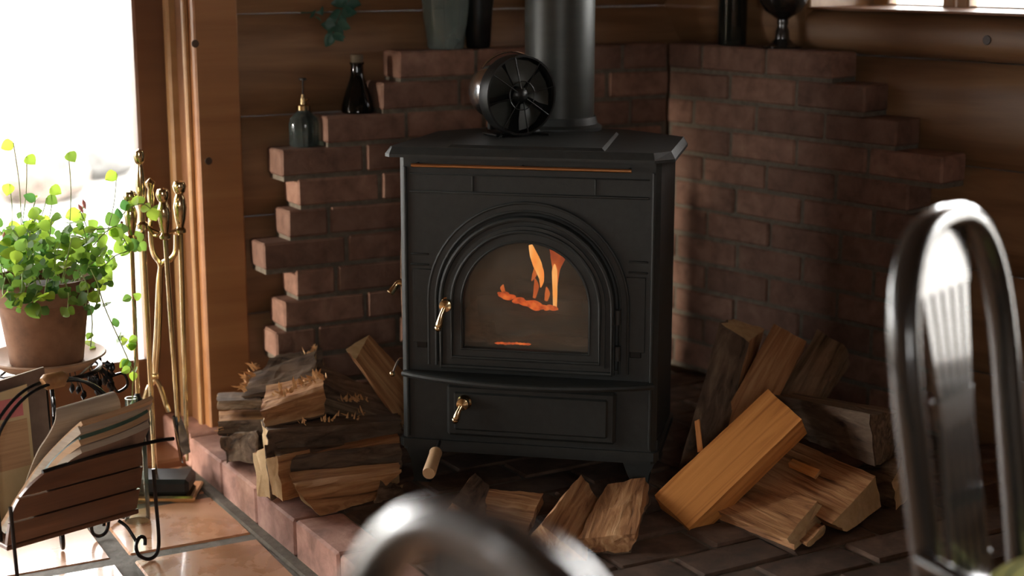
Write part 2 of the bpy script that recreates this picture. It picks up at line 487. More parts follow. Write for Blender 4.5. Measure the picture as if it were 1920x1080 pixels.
WO0, WO1, WZ0, WZ1 = .284, 2.6, 1.045, 1.95
z = .23 - LP / 2 - LP
WTHK = .28
LW0, LW1 = 1.8, 2.4
def rlog(r0, r1, zc, h=LP):
    mb = logmesh(r1 - r0, h, WTHK)
    return mb.build('log', M['log'], wr, True, frame(RWP(r0, 0, zc), V))
while z < CEIL - .05:
    lo, hi = z - LP / 2, z + LP / 2
    if lo > .46 and hi < .94:                               # gap for the low pane added out of view
        rlog(-.22, LW0, z); rlog(LW1, 4.6, z)
    elif hi <= WZ0 + .001 or lo >= WZ1:
        rlog(-.22, 4.6, z)
    else:
        if lo < WZ0: rlog(WO0 - .0, 4.6, (lo + WZ0) / 2, WZ0 - lo)
        rlog(-.22, WO0, z); rlog(WO1, 4.6, z)
    z += LP
# plugs / knots in the right wall logs
tag(MB().lathe([(1e-4, .002), (.010, .002), (.011, 0)], 14, 0, frame(RWP(.80, .003, .99), V, NV)).build('knot', M['knot'], wr), 'dark round plug')

# ---- the rest of the shell, behind the camera
A1 = LW(-3.9); B1 = RWP(4.6)
def slab(name, a, b, th, z0, z1, mat, out):
    d = (b - a).normalized()
    vs = [a, b, b + out * th, a + out * th]
    o = MB().add([(p.x, p.y, z0) for p in vs] + [(p.x, p.y, z1) for p in vs], [(3, 2, 1, 0), (4, 5, 6, 7), (0, 1, 5, 4), (1, 2, 6, 5), (2, 3, 7, 6), (3, 0, 4, 7)]).build(name, mat)
    return tag(o, kind='structure')
A2 = A1 + N * 4.6; B2 = B1 + NV * 2.2
wb = struct('wall_back_left')                               # holds the narrow opening added for side light
bwf = frame(A1, N)                                          # local x along N, local y = Z x N (out of the room is -U)
bs_ = 1 if (bwf.to_3x3() @ Vector((0, 1, 0))).dot(-U) > 0 else -1
WA, WB = .0, .27
for lo, hi in (((0, 0, -.1), (WA, .14, CEIL)), ((WB, 0, -.1), (4.6, .14, CEIL)), ((WA, 0, -.1), (WB, .14, .06)), ((WA, 0, 1.32), (WB, .14, CEIL))):
    y0, y1 = sorted((lo[1] * bs_, hi[1] * bs_))
    MB().box((lo[0], y0, lo[2]), (hi[0], y1, hi[2])).build('panel', M['log'], wb, False, bwf)
w3 = struct('added_sun_slit')  # unseen slit, added to pass the sun onto the brick ends
for xa, xb in ((WA, WB),):
    for lo, hi, nm in (((xa, .04, .06), (xa + .02, .09, 1.32), 'stile'), ((xb - .05, .04, .06), (xb, .09, 1.32), 'stile'), ((xa + .05, .04, .06), (xb - .05, .09, .11), 'bottom_rail'), ((xa + .05, .04, 1.27), (xb - .05, .09, 1.32), 'top_rail')):
        y0, y1 = sorted((lo[1] * bs_, hi[1] * bs_))
        MB().bbox((lo[0], y0, lo[2]), (hi[0], y1, hi[2]), .005).build(nm, M['pinedark'], w3, False, bwf)
    y0, y1 = sorted((.06 * bs_, .066 * bs_))
    MB().box((xa + .04, y0, .1), (xb - .04, y1, 1.29)).build('pane', M['pane'], w3, False, bwf)
wk = struct('wall_back')                                    # behind the camera, cut for an added fill window
bkl = (B2 - A2).length
bkf = frame(A2, B2 - A2)
bk = 1 if (bkf.to_3x3() @ Vector((0, 1, 0))).dot(A2 + B2) > 0 else -1   # outward side
BKA, BKB, BKZ0, BKZ1 = BK_A, BK_B, BK_Z0, BK_Z1
def bks(lo, hi, nm, par, mat, bev=0):
    y0, y1 = sorted((lo[1] * bk, hi[1] * bk))
    m_ = MB()
    (m_.bbox((lo[0], y0, lo[2]), (hi[0], y1, hi[2]), bev) if bev else m_.box((lo[0], y0, lo[2]), (hi[0], y1, hi[2])))
    m_.build(nm, mat, par, False, bkf)
for lo, hi in (((-.2, 0, -.1), (BKA, .14, CEIL)), ((BKB, 0, -.1), (bkl + .2, .14, CEIL)), ((BKA, 0, -.1), (BKB, .14, BKZ0)), ((BKA, 0, BKZ1), (BKB, .14, CEIL))):
    bks(lo, hi, 'panel', wk, M['log'])
w4 = struct('added_fill_window')  # unseen, added to fill the stove front with light
for lo, hi, nm in (((BKA, .04, BKZ0), (BKA + .05, .09, BKZ1), 'stile'), ((BKB - .05, .04, BKZ0), (BKB, .09, BKZ1), 'stile'), ((BKA + .05, .04, BKZ0), (BKB - .05, .09, BKZ0 + .05), 'bottom_rail'), ((BKA + .05, .04, BKZ1 - .05), (BKB - .05, .09, BKZ1), 'top_rail')):
    bks(lo, hi, nm, w4, M['pinedark'], .004)
bks((BKA + .04, .06, BKZ0 + .04), (BKB - .04, .066, BKZ1 - .04), 'pane', w4, M['pane'])
slab('wall_back_right', B2, B1, .1, -.1, CEIL, M['log'], V)
tag(MB().box((-4.9, -3.4, CEIL), (4.9, 5.2, CEIL + .1)).build('ceiling', M['ceil']), kind='structure')

# ---- big window of the left wall: post, reveal mouldings, sash frame, panes
tr = struct('trim_1')
S1 = -.02                                                   # right edge of the opening
tw = frame(LW(0), U)                                        # local x along the wall, local y = into the wall
mbp = MB().bbox((S1, -.022, 0), (.084, .15, CEIL - .02), .004); mbp.build('post', M['post'], tr, False, tw)
for px, py in ((366, 82), (391, 302)):
    q = at(px, py, 1); d = (q - EYE); t = (LW(0, .022) - EYE).dot(N) / d.dot(N); q = EYE + d * t
    MB().lathe([(1e-4, .0015), (.0085, .0015), (.009, 0)], 14, 0, frame(q, U, N)).build('knot', M['knot'], tr)
MB().bbox((S1 - .012, .012, 0), (S1, .030, 1.23), .003).build('moulding', M['pine'], tr, False, tw)
MB().bbox((S1 - .006, .034, 0), (S1, .09, 1.23), .002).build('moulding', M['pinedark'], tr, False, tw)
MB().bbox((S1 - .026, .088, 0), (S1, .12, 1.23), .006).build('moulding', M['pine'], tr, False, tw)
MB().bbox((S1 - .008, .122, 0), (S1, .16, 1.23), .002).build('moulding', M['pinedark'], tr, False, tw)
w1 = struct('window_1')
WD = .16
def sash(s0, s1, z0=.02, z1=1.23, st=.085, bot=.205):
    MB().bbox((s1 - st, WD - .02, z0), (s1, WD + .035, z1), .006).build('stile', M['pinedark'], w1, False, tw)
    MB().bbox((s0, WD - .02, z0), (s0 + st, WD + .035, z1), .006).build('stile', M['pinedark'], w1, False, tw)
    MB().bbox((s0 + st, WD - .015, z0), (s1 - st, WD + .03, z0 + bot), .006).build('bottom_rail', M['pinedark'], w1, False, tw)
    MB().bbox((s0 + st, WD - .015, z1 - .09), (s1 - st, WD + .03, z1), .006).build('top_rail', M['pinedark'], w1, False, tw)
    MB().box((s0 + st - .01, WD + .004, z0 + bot - .01), (s1 - st + .01, WD + .010, z1 - .08)).build('pane', M['pane'], w1, False, tw)
sash(-1.00, S1 - .004)
# unseen next bay, left open and unglazed to admit grazing light
MB().bbox((-3.0, -.02, -.02), (S1, .2, .02), .006).build('sill', M['pinedark'], w1, False, tw)
MB().bbox((-3.1, -.022, 0), (-2.96, .15, CEIL - .02), .004).build('post', M['pine'], w1, False, tw)

# ---- deep window in the right wall, widened out of view for a chair highlight
w2 = struct('window_2')
rwf = frame(RWP(WO0), V)                                    # local x away from the corner, y into the wall
WL = WO1 - WO0
MB().bbox((0, .004, WZ0), (.012, .29, WZ1), .003).build('jamb_board', M['pine'], w2, False, rwf)
MB().bbox((WL - .012, .004, WZ0), (WL, .29, WZ1), .003).build('jamb_board', M['pine'], w2, False, rwf)
MB().bbox((0, .006, WZ0 - .002), (WL, .30, WZ0 + .004), .002).build('sill_board', M['pinedark'], w2, False, rwf)
MB().bbox((0, .02, WZ1 - .01), (WL, .29, WZ1), .002).build('head_board', M['pine'], w2, False, rwf)
fy0, fy1 = .245, .285
for a, b in ((.014, .062), (.221, .255), (.262, .296), (WL - .05, WL - .014)):
    MB().bbox((a, fy0, WZ0), (b, fy1, WZ1), .004).build('stile', M['pine'], w2, False, rwf)
for a, b in ((.062, .221), (.296, WL - .05)):
    MB().bbox((a, fy0, WZ0), (b, fy1, WZ0 + .008), .003).build('bottom_rail', M['pine'], w2, False, rwf)
    MB().bbox((a, fy0, WZ1 - .04), (b, fy1, WZ1), .003).build('top_rail', M['pine'], w2, False, rwf)
    MB().box((a - .004, fy0 + .014, WZ0 + .004), (b + .004, fy0 + .019, WZ1 - .03)).build('pane', M['pane'], w2, False, rwf)

w5 = struct('added_glint_window')  # unseen, added so the chair splat picks up a highlight
lwf = frame(RWP(LW0), V); LL = LW1 - LW0
for a, b in ((0, .04), (LL - .04, LL)):
    MB().bbox((a, .12, .47), (b, .17, .935), .004).build('stile', M['pine'], w5, False, lwf)
MB().bbox((.04, .12, .47), (LL - .04, .17, .51), .004).build('bottom_rail', M['pine'], w5, False, lwf)
MB().bbox((.04, .12, .895), (LL - .04, .17, .935), .004).build('top_rail', M['pine'], w5, False, lwf)
MB().box((.035, .142, .505), (LL - .035, .147, .90)).build('pane', M['pane'], w5, False, lwf)

# ---- garden stones seen through the big window
def rock(c, r, mat, lab):
    bm = bmesh.new(); bmesh.ops.create_icosphere(bm, subdivisions=3, radius=1)
    for v in bm.verts:
        v.co *= 1 + .28 * noise.noise(v.co * 1.4 + Vector(c)) + .09 * noise.noise(v.co * 4 + Vector(c))
        v.co = Vector((v.co.x * r[0], v.co.y * r[1], v.co.z * r[2]))
    me = bpy.data.meshes.new('garden_stone'); bm.to_mesh(me); bm.free(); me.materials.append(mat)
    o = place('garden_stone', me, None, Matrix.Translation(c)); tag(o, lab, 'stone', 'stones in the garden')
    return o
gz = -.14
for px, py, r, mt, lab in ((-12, 345, (.22, .3, .16), 'stone', 'grey garden stone at the left edge of the window view'),
                           (75, 372, (.26, .3, .2), 'stonewarm', 'warm beige garden stone seen through the window behind the plant'),
                           (178, 330, (.22, .3, .16), 'stone', 'small grey garden stone seen through the window above the foliage'),
                           (48, 285, (.3, .3, .2), 'stone', 'grey garden stone behind the beige one outside the window')):
    c = atz(px, py, gz); rock((c.x, c.y, gz + r[2] * .7), r, M[mt], lab)

# ================================================================ brick surround in the corner
bs = thing('brick_surround', 'stepped corner wall of dark red bricks behind the black stove', 'brickwork', (.2, 3.9, 0))
def child_world(o, mw):                                     # parent without moving
    o.parent = bs; o.matrix_basis = Matrix.Translation(-Vector(bs.location)) @ mw
BC, BL_, BJ, BH = .071, .205, .0085, .0615
def brickmesh(L, seed, w=.092):
    rr = random.Random(seed)
    mb = MB().bbox((0, 0, 0), (L, w, BH), .0045)
    for p in mb.v: p += Vector((rr.uniform(-1, 1), rr.uniform(-1, 1), rr.uniform(-1, 1))) * .0014
    return mb.mesh('brick', M['brick'])
BM = {k: [brickmesh(k, 11 * i + int(k * 1000)) for i in range(5)] for k in (BL_, .0985)}
def put_brick(o, x, L):
    k = BL_ if L > .14 else .0985
    me = R.choice(BM[k])
    m = frame(o, x) @ Matrix.Diagonal((L / k, 1, 1, 1))
    ob = place('brick', me); child_world(ob, m @ Matrix.Translation((0, R.uniform(-.003, .003), 0)))
    return ob
lstart = [.452, .405, .262, .151, .190, .162, .100, .177, .145, .124, .16, .11]
rend = [.452, .546, .640, .767, .68, .79, .70, .80, .70, .80, .70, .80]
mort = MB()
SE, RS = 1.228, .084                                        # the two faces meet here
for c in range(12):
    z0 = .949 - BC * (c + 1) + (BC - BH)
    # left wing, from its toothed end to the corner; local +y runs into the wall
    s = lstart[c]
    first = BL_ if c % 2 == 0 or c in (3,) else (.0985 if c in (4, 5, 7, 8, 9) else BL_)
    L = first; s1 = s
    while s1 < SE - .01:
        L2 = min(L, SE - s1)
        if L2 > .02: put_brick(P0 + U * s1 + N * BRK + Vector((0, 0, z0)), U, L2)
        s1 += L2 + BJ; L = BL_
    mort.box((s + .006, -BRK + .006, z0 - .012), (SE + .0, -.002, z0 + BH - .003), 0, frame(P0, U))
    # right wing, from its stepped end to the corner
    r = rend[c]; L = BL_ if c % 2 == 0 else BL_ * .98
    r1 = r
    while r1 > -RS + .01:
        L2 = min(L, r1 + RS)
        if L2 > .02: put_brick(RB + V * (r1 - L2) + Vector((0, 0, z0)), V, L2)
        r1 -= L2 + BJ; L = BL_
    mort.box((-RS, .006, z0 - .012), (r - .006, BRK - .002, z0 + BH - .003), 0, frame(RB, V))
mo = mort.build('mortar', M['mortar']); child_world(mo, Matrix())

# ================================================================ raised brick hearth
he = thing('hearth', 'low raised hearth of reddish bricks under the stove and firewood', 'hearth', (.05, 3.1, 0))
def hchild(o, mw): o.parent = he; o.matrix_basis = Matrix.Translation(-Vector(he.location)) @ mw
hb = {}
def hbm(L, w, h, i, mt='hbrick'):
    k = (round(L, 3), round(w, 3), round(h, 3), i, mt)
    if k not in hb:
        rr = random.Random(str(k))
        mb = MB().bbox((0, 0, 0), (L, w, h), .005)
        for p in mb.v: p += Vector((rr.uniform(-1, 1), rr.uniform(-1, 1), rr.uniform(-1, 1))) * .0016
        hb[k] = mb.mesh('brick', M[mt])
    return hb[k]
hf = Matrix.Translation(H0) @ Matrix((HA, -HB, Z)).transposed().to_4x4()             # x = right-away, y = away from camera
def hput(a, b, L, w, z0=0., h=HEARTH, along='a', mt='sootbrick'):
    m = hf @ Matrix.Translation((a, b, z0))
    if along == 'b': m = m @ Matrix.Rotation(rad(90), 4, 'Z') @ Matrix.Translation((0, -w, 0))
    o = place('brick', hbm(L, w, h, R.randrange(3), mt)); hchild(o, m)
A_END, B0, B1_ = 1.62, -1.28, .42
b = B0
while b < .22:                                              # edge row along the left side
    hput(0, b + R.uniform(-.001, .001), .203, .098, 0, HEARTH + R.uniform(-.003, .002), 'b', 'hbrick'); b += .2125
row = 0; b = B0
while b < B1_:
    a = .106 - (.106 if row % 2 else 0)
    while a < A_END:
        L = .203; a0 = a
        if a0 < .106: L -= .106; a0 = .106
        c = hf @ Vector((a0 + L / 2, b + .05, 0))
        if (c - P0).dot(N) > .10 and (c - RB).dot(NV) > -.04:
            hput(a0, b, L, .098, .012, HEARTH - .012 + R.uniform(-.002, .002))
        a += .2125
    b += .106; row += 1
hm = MB().box((.006, B0 + .006, 0), (A_END - .3, .2, HEARTH - .006), 0, hf).build('mortar', M['mortar']); hchild(hm, Matrix())

lip = MB().bbox((-.026, B0, -.01), (.004, .22, .005), .004, 0, hf).build('mortar', M['mortar']); hchild(lip, Matrix())

# ================================================================ wood stove
YAW = rad(11.5)
st = thing('wood_stove', 'black cast iron wood stove with arched glass door and burning fire', 'stove', (.0315, 3.1185, HEARTH), -YAW)
HW, CH, DEP = .2665, .010, .385                             # half width, corner chamfer, depth
z_ = lambda zz: zz - HEARTH
def chamf(hw, y0, y1, ch, back=.10):
    return [(-hw + ch, y0), (hw - ch, y0), (hw, y0 + ch), (hw, y1 - back), (hw - back, y1), (-hw + back, y1), (-hw, y1 - back), (-hw, y0 + ch)]
ZB, ZT = z_(.168), z_(.775)
zs = z_(.482)                                               # springing line of the arch
DR = .158                                                   # opening of the front plate behind the door
DX = 0.0
def archpts(r, zbot, n=20, cx=DX):
    return [(cx - r, zbot)] + [(cx + r * math.cos(math.pi - math.pi * i / n), zs + r * math.sin(math.pi * i / n)) for i in range(n + 1)] + [(cx + r, zbot)]
def archring(mb, ro, ri, zo, zi, y0, y1, m=0):              # closed arched frame with thickness
    o, i_ = archpts(ro, zo), archpts(ri, zi); n = len(o)
    vs = [(p[0], y0, p[1]) for p in o] + [(p[0], y0, p[1]) for p in i_] + [(p[0], y1, p[1]) for p in o] + [(p[0], y1, p[1]) for p in i_]
    fs = []
    for k in range(n):
        l = (k + 1) % n
        fs += [[k, l, n + l, n + k], [2 * n + l, 2 * n + k, 3 * n + k, 3 * n + l], [l, k, 2 * n + k, 2 * n + l], [n + k, n + l, 3 * n + l, 3 * n + k]]
    mb.add(vs, fs, m)
def archbead(mb, r, zbot, y, t, m=0, closed=False):
    mb.tube([(p[0], y, p[1]) for p in archpts(r, zbot, 28)], t, 8, m, closed)
# front plate: rectangle with an arched opening
fp = MB()
a = archpts(DR, z_(.368)); n = len(a)
x0, x1, zb, zt = -HW + CH, HW - CH, ZB, ZT
rect = []
for (x, zz) in a:
    if zz <= z_(.368) + 1e-6: rect.append((x0 if x < 0 else x1, zb))
    else:
        d = Vector((x - DX, zz - zs)); d.normalize()
        k = min((x1 - DX) / abs(d.x) if abs(d.x) > 1e-6 else 9, (zt - zs) / d.y if d.y > 1e-6 else 9)
        rect.append((DX + d.x * k, zs + d.y * k))
for cx_ in (x0, x1):                                        # make the outline pass through the corners
    for cz_ in (zt,):
        i_ = min(range(n), key=lambda q: (rect[q][0] - cx_) ** 2 + (rect[q][1] - cz_) ** 2)
        rect[i_] = (cx_, cz_)
vs = [(p[0], 0, p[1]) for p in a] + [(p[0], 0, p[1]) for p in rect] + [(p[0], .012, p[1]) for p in a] + [(p[0], .012, p[1]) for p in rect]
fs = []
for k in range(n):
    l = (k + 1) % n
    fs += [[k, l, n + l, n + k], [2 * n + k, 2 * n + l, 3 * n + l, 3 * n + k], [k, l, 2 * n + l, 2 * n + k]]
fp.add(vs, fs)
fp.build('front_plate', M['iron'], st)
bd = MB()
out = chamf(HW, 0, DEP, CH)
for i in range(1, 8):                                       # side and back shell (front is the plate)
    p, q = out[i], out[(i + 1) % 8]
    bd.add([(p[0], p[1], ZB), (q[0], q[1], ZB), (q[0], q[1], ZT), (p[0], p[1], ZT)], [[0, 1, 2, 3]])
bd.prism(out, ZB - .012, ZB)
bd.prism(chamf(HW + .006, -.006, DEP + .004, CH), ZB - .004, ZB + .014)
for xx in (-HW + CH + .003, HW - CH - .003):                # corner beads
    bd.tube([(xx, -.002, ZB + .02), (xx, -.002, ZT - .02)], .004, 8)
bd.build('body', M['iron'], st)
# relief mouldings of the front
mo = MB()
mo.bbox((x0 + .012, -.004, z_(.702)), (x1 - .012, .001, z_(.707)), .0015)
mo.bbox((x0 + .012, -.003, z_(.7395)), (x1 - .012, .001, z_(.742)), .001)
for xx in (-.115, .135): mo.bbox((xx, -.003, z_(.708)), (xx + .004, .001, z_(.739)), .001)
for sx in (-1, 1):
    for zz in (.552, .574): mo.bbox((min(sx * .205, sx * (HW - CH - .012)), -.0035, z_(zz)), (max(sx * .205, sx * (HW - CH - .012)), .001, z_(zz) + .004), .0015)
    mo.bbox((min(sx * .200, sx * (HW - CH - .016)), -.002, z_(.39)), (max(sx * .200, sx * (HW - CH - .016)), .001, z_(.545)), .002)
archring(mo, .206, .190, z_(.345), z_(.352), -.006, .001)
archbead(mo, .206, z_(.345), -.004, .0035)
archbead(mo, .190, z_(.345), -.005, .0035)
mo.build('relief_moulding', M['iron'], st, True)
for sx in (-1, 1):
    xc = sx * .222
    MB().bbox((xc - .012, -.0015, z_(.378)), (xc + .012, .004, z_(.413)), .002).build('air_vent', M['black'], st)
# door
dr = MB()
archring(dr, .181, .150, z_(.343), z_(.372), -.020, .004)
archring(dr, .163, .129, z_(.36), z_(.389), -.027, -.010)
archbead(dr, .176, z_(.347), -.021, .005, 0, True)
archbead(dr, .152, z_(.369), -.027, .004, 0, True)
archbead(dr, .132, z_(.387), -.0265, .0025, 0, True)
dob = dr.build('door', M['iron'], st, True)
gl = MB(); gp = archpts(.134, z_(.384), 24)
gl.prism([(p[0], p[1]) for p in gp], 0, .004)
gob = gl.build('glass_pane', M['stoveglass'], dob, False, Matrix.Translation((0, -.010, 0)) @ Matrix.Rotation(rad(90), 4, 'X'))
for zz in (.45, .375):
    MB().tube([(.187, -.014, z_(zz)), (.187, -.014, z_(zz) + .03)], .0075, 10).build('hinge', M['iron'], dob, True)
def lever(nm, x, y, zz, parent, sx=-1, L=.045):
    mb = MB()
    mb.lathe([(.0155, 0), (.0155, .004), (.012, .007), (.011, .013), (.0135, .017), (.0125, .022), (1e-4, .026)], 16, 0, Matrix.Translation((x, y, zz)) @ Matrix.Rotation(rad(90), 4, 'X'))
    mb.tube(smoothpath([(x, y - .018, zz), (x + sx * .006, y - .024, zz - L * .35), (x + sx * .010, y - .026, zz - L * .7), (x + sx * .013, y - .026, zz - L)], 4), [.0065, .006, .0055, .005, .005, .0055, .006, .0065, .007, .0075, .008, .0075, .006], 10)
    mb.ball((x + sx * .014, y - .026, zz - L - .001), .0075, 10)
    return mb.build(nm, M['brass'], parent, True)
lever('handle', -.162, -.020, z_(.478), dob)
# bowed shelf under the door and ash drawer
sh = MB(); pts = []
for i in range(25):
    t = -1 + 2 * i / 24
    pts.append((t * (HW - CH + .004), -.012 - .062 * math.cos(t * math.pi / 2) ** .8))
outl = pts + [(HW - CH, .01), (-HW + CH, .01)]
sh.prism(outl, z_(.318), z_(.330))
sh.tube([(p[0], p[1], z_(.324) ) for p in pts], .0062, 8)
sh.build('ash_shelf', M['iron'], st, True)
ad = MB().bbox((-.168, -.014, z_(.196)), (.185, .004, z_(.306)), .006)
ad.bbox((-.152, -.018, z_(.21)), (.169, -.010, z_(.292)), .004)
adr = ad.build('ash_drawer', M['iron'], st)
lever('knob', -.128, -.018, z_(.272), adr, -1, .032)
# lid
ld = MB()
def lidout(g):                                             # small chamfer left, wider one right, cut back corners
    return [(-.292 + .012 + g * .4, -.022 + g), (.292 - .036 - g * .4, -.022 + g), (.292 - g, .014 + g), (.292 - g, .28), (.292 - .14 - g, DEP + .02 - g), (-.292 + .14 + g, DEP + .02 - g), (-.262 + g, .28), (-.292 + g, -.010 + g)]
lo_ = lidout(0); hi_ = lidout(.009)
ld.prism(lo_, z_(.776), z_(.782)); ld.prism(lo_, z_(.782), z_(.796), 0, hi_)
ld.build('lid', M['iron'], st)
MB().prism([(-.165, -.004), (.155, -.004), (.142, .30), (-.152, .30)], z_(.796), z_(.801), 0, [(-.158, .006), (.148, .006), (.137, .294), (-.147, .294)]).build('cook_plate', M['iron'], st)
rl = MB().tube([(-.232, -.030, z_(.762)), (.212, -.030, z_(.762))], .0038, 10)
ro = rl.build('rail', M['copper'], st, True)
rb = MB()
for xx in (-.225, -.01, .205): rb.tube([(xx, .0, z_(.762)), (xx, -.030, z_(.762))], .003, 8)
rb.build('rail_bracket', M['iron'], ro)
# legs
for sx, sy in ((-1, 0), (1, 0), (-1, 1), (1, 1)):
    lg = MB(); y0 = .012 if sy == 0 else DEP - .13
    xa = sx * (HW - .006)
    prof = [(0, z_(.205) if sy == 0 else z_(.178)), (-.075, z_(.165)), (-.062, z_(.13)), (-.05, z_(.105)), (-.05, .004), (-.058, 0), (-.018, 0), (-.022, .006), (-.016, z_(.13)), (0, z_(.165))]
    vv = [(xa + sx * (p[0] + .008) if True else 0, p[1]) for p in prof]
    vs = [(x, y0, zz) for x, zz in vv] + [(x, y0 + .05, zz) for x, zz in vv]
    n = len(vv)
    lg.add(vs, [list(range(n)), [n + i for i in reversed(range(n))]] + [[i, (i + 1) % n, n + (i + 1) % n, n + i] for i in range(n)])
    lg.build('leg', M['iron'], st)
MB().bbox((-HW + .05, .05, z_(.145)), (HW - .05, DEP - .06, z_(.160)), .004).build('heat_shield', M['iron'], st)
# side door on the left: long steel strap handle, brass lever, damper rod
xl = -HW
MB().sweep(smoothpath([(xl, .06, z_(.628)), (xl - .010, .06, z_(.61)), (xl - .0135, .06, z_(.52)), (xl - .010, .06, z_(.40)), (xl, .06, z_(.345))], 6), Vector((0, 1, 0)), .005, .016, 10).build('side_strap', M['chrome'], st, True)
MB().tube(smoothpath([(xl - .004, .05, z_(.500)), (xl - .018, .05, z_(.503)), (xl - .028, .045, z_(.490)), (xl - .035, .04, z_(.481))], 5), [.009, .0085, .008, .0075, .007, .0065, .006, .006, .0062, .0066, .007, .0074, .0078, .0082, .0085, .007], 10).build('side_handle', M['brass'], st, True)
dm = MB().tube(smoothpath([(xl, .03, z_(.346)), (xl - .013, .03, z_(.344)), (xl - .021, .028, z_(.330)), (xl - .027, .026, z_(.314))], 4), .0022, 8).build('damper_rod', M['chrome'], st, True)
MB().ball((xl - .028, .026, z_(.311)), .0062, 10).build('rod_knob', M['brass'], dm, True)
# turned wooden handle that pokes out below the drawer
ha = at(818, 846, 3.08); hb_ = at(804, 888, 2.99)
inv = (Matrix.Translation(st.location) @ Matrix.Rotation(-YAW, 4, 'Z')).inverted()
pa, pb = inv @ ha, inv @ hb_
dv = (pb - pa).normalized()
MB().tube([pa - dv * .04, pa], .004, 8).build('tool_rod', M['black'], st)
MB().tube([pa, pa + dv * .006, pa + dv * .02, pb - dv * .006, pb, pb], [.0105, .0135, .0125, .0135, .0125, .006], 16).build('tool_grip', M['pale_wood'], st, True)
# firebox
fb = MB()
def openbox(mb, x0, x1, y0, y1, z0, z1, m=0):
    v = [(x0, y0, z0), (x1, y0, z0), (x1, y1, z0), (x0, y1, z0), (x0, y0, z1), (x1, y0, z1), (x1, y1, z1), (x0, y1, z1)]
    mb.add(v, [(0, 1, 2, 3), (7, 6, 5, 4), (1, 2, 6, 5), (2, 3, 7, 6), (3, 0, 4, 7)], m)
openbox(fb, -.19, .19, .013, .30, z_(.345), z_(.70))
fb.build('firebox', M['firebrick'], st)
af = MB(); nx = 14
vs = []; fs = []
for i in range(nx + 1):
    for j in range(9):
        x = -.185 + .37 * i / nx; y = .02 + .27 * j / 8
        vs.append((x, y, z_(.395) + .02 * noise.noise(Vector((x * 12, y * 12, 3))) + .018 * (j / 8)))
for i in range(nx):
    for j in range(8): fs.append([i * 9 + j, (i + 1) * 9 + j, (i + 1) * 9 + j + 1, i * 9 + j + 1])
af.add(vs, fs); tag(af.build('ash_bed', M['ash'], st, True), kind='stuff')
def firelog(x0, x1, y, zz, r, nm='burning_log', tilt=0):
    mb = MB(); k = 10; pts = []; rs = []
    for i in range(k + 1):
        t = i / k
        pts.append((x0 + (x1 - x0) * t, y + .004 * math.sin(t * 9), z_(zz) + tilt * t + .003 * math.sin(t * 13)))
        rs.append(r * (1 + .12 * noise.noise(Vector((t * 5, y * 9, zz * 7)))))
    mb.tube(pts, rs, 12)
    return mb.build(nm, M['char'], st, True)
firelog(-.13, .10, .13, .435, .030); firelog(-.06, .11, .20, .462, .026, 'burning_log', -.006); firelog(-.085, .12, .09, .415, .026)
def flame(path, rs, mat, flat=.45):
    mb = MB(); pts = smoothpath(path, 5); k = len(pts)
    rr = []
    for i in range(k):
        t = i / (k - 1) * (len(rs) - 1); a = int(min(t, len(rs) - 2)); rr.append(rs[a] + (rs[a + 1] - rs[a]) * (t - a))
    mb.tube(pts, rr, 10)
    c = sum(pts, Vector()) / k
    for p in mb.v: p.y = c.y + (p.y - c.y) * flat
    return mb.build('flame', mat, st, True)
fl = lambda px, py: ((px - 1007) / 2950 * 3.17 * 1.045, .105, z_(.472 + (571 - py) / 2950 * 3.17 * 1.02))
def F(pts, rs, mat, dy=0, flat=.45): flame([(x, y + dy, zz) for x, y, zz in (fl(*p) for p in pts)], rs, mat, flat)
F([(1041, 592), (1041, 560), (1040, 520), (1040, 505)], [.004, .0052, .006, .001], M['flame'])
F([(1040, 555), (1040, 520), (1043, 496), (1045, 472)], [.002, .008, .0165, .012], M['flameor'], .02)
F([(1000, 575), (1004, 552), (1001, 536)], [.003, .006, .0008], M['flameor'], .01)
F([(1022, 582), (1025, 565), (1023, 552)], [.003, .006, .0008], M['flameor'], .01)
F([(945, 566), (941, 556), (943, 549)], [.003, .005, .0008], M['flameor'], 0)
for q in ((1028, 468), (1038, 462), (1050, 466), (1058, 476)):
    F([(1041, 505), ((1041 + q[0]) / 2, 486), q], [.001, .006, .0008], M['flameor'], .012)
F([(996, 468), (1002, 487), (1009, 505), (1016, 528), (1018, 543)], [.004, .0085, .010, .006, .0008], M['flame'], -.01)
F([(1013, 495), (1018, 515), (1019, 535), (1017, 548)], [.001, .0055, .005, .0005], M['flame'], -.02)
F([(1008, 492), (1006, 512), (1000, 530), (995, 542)], [.001, .0065, .005, .0005], M['flameor'], .01)
eb = MB()
for i in range(16):
    t = i / 15
    px = 938 + 105 * t; py = 566 + 26 * min(1, t * 1.25) - (3 if t > .6 else 0) + R.uniform(-3, 3)
    x, y, zz = fl(px, py)
    r = .003 + R.random() * .0065
    pr = [(max(1e-6, r * math.sin(math.pi * q / 5)), -r * math.cos(math.pi * q / 5)) for q in range(6)]
    eb.lathe(pr, 7, 0, Matrix.Translation((x, y - .01, zz)) @ Matrix.Rotation(R.uniform(-.5, .5), 4, 'Y') @ Matrix.Diagonal((1.9, .8, .9, 1)))
tag(eb.build('ember', M['ember'], st, True), kind='stuff')
eg = MB()
for px in range(948, 1010, 7):
    x, y, zz = fl(px, 646 + R.uniform(-2, 1))
    eg.lathe([(1e-5, -.003), (.005, 0), (1e-5, .003)], 6, 0, Matrix.Translation((x, .022, zz)) @ Matrix.Diagonal((1.6, 1, 1, 1)))
tag(eg.build('ember', M['ember'], st, True), kind='stuff')

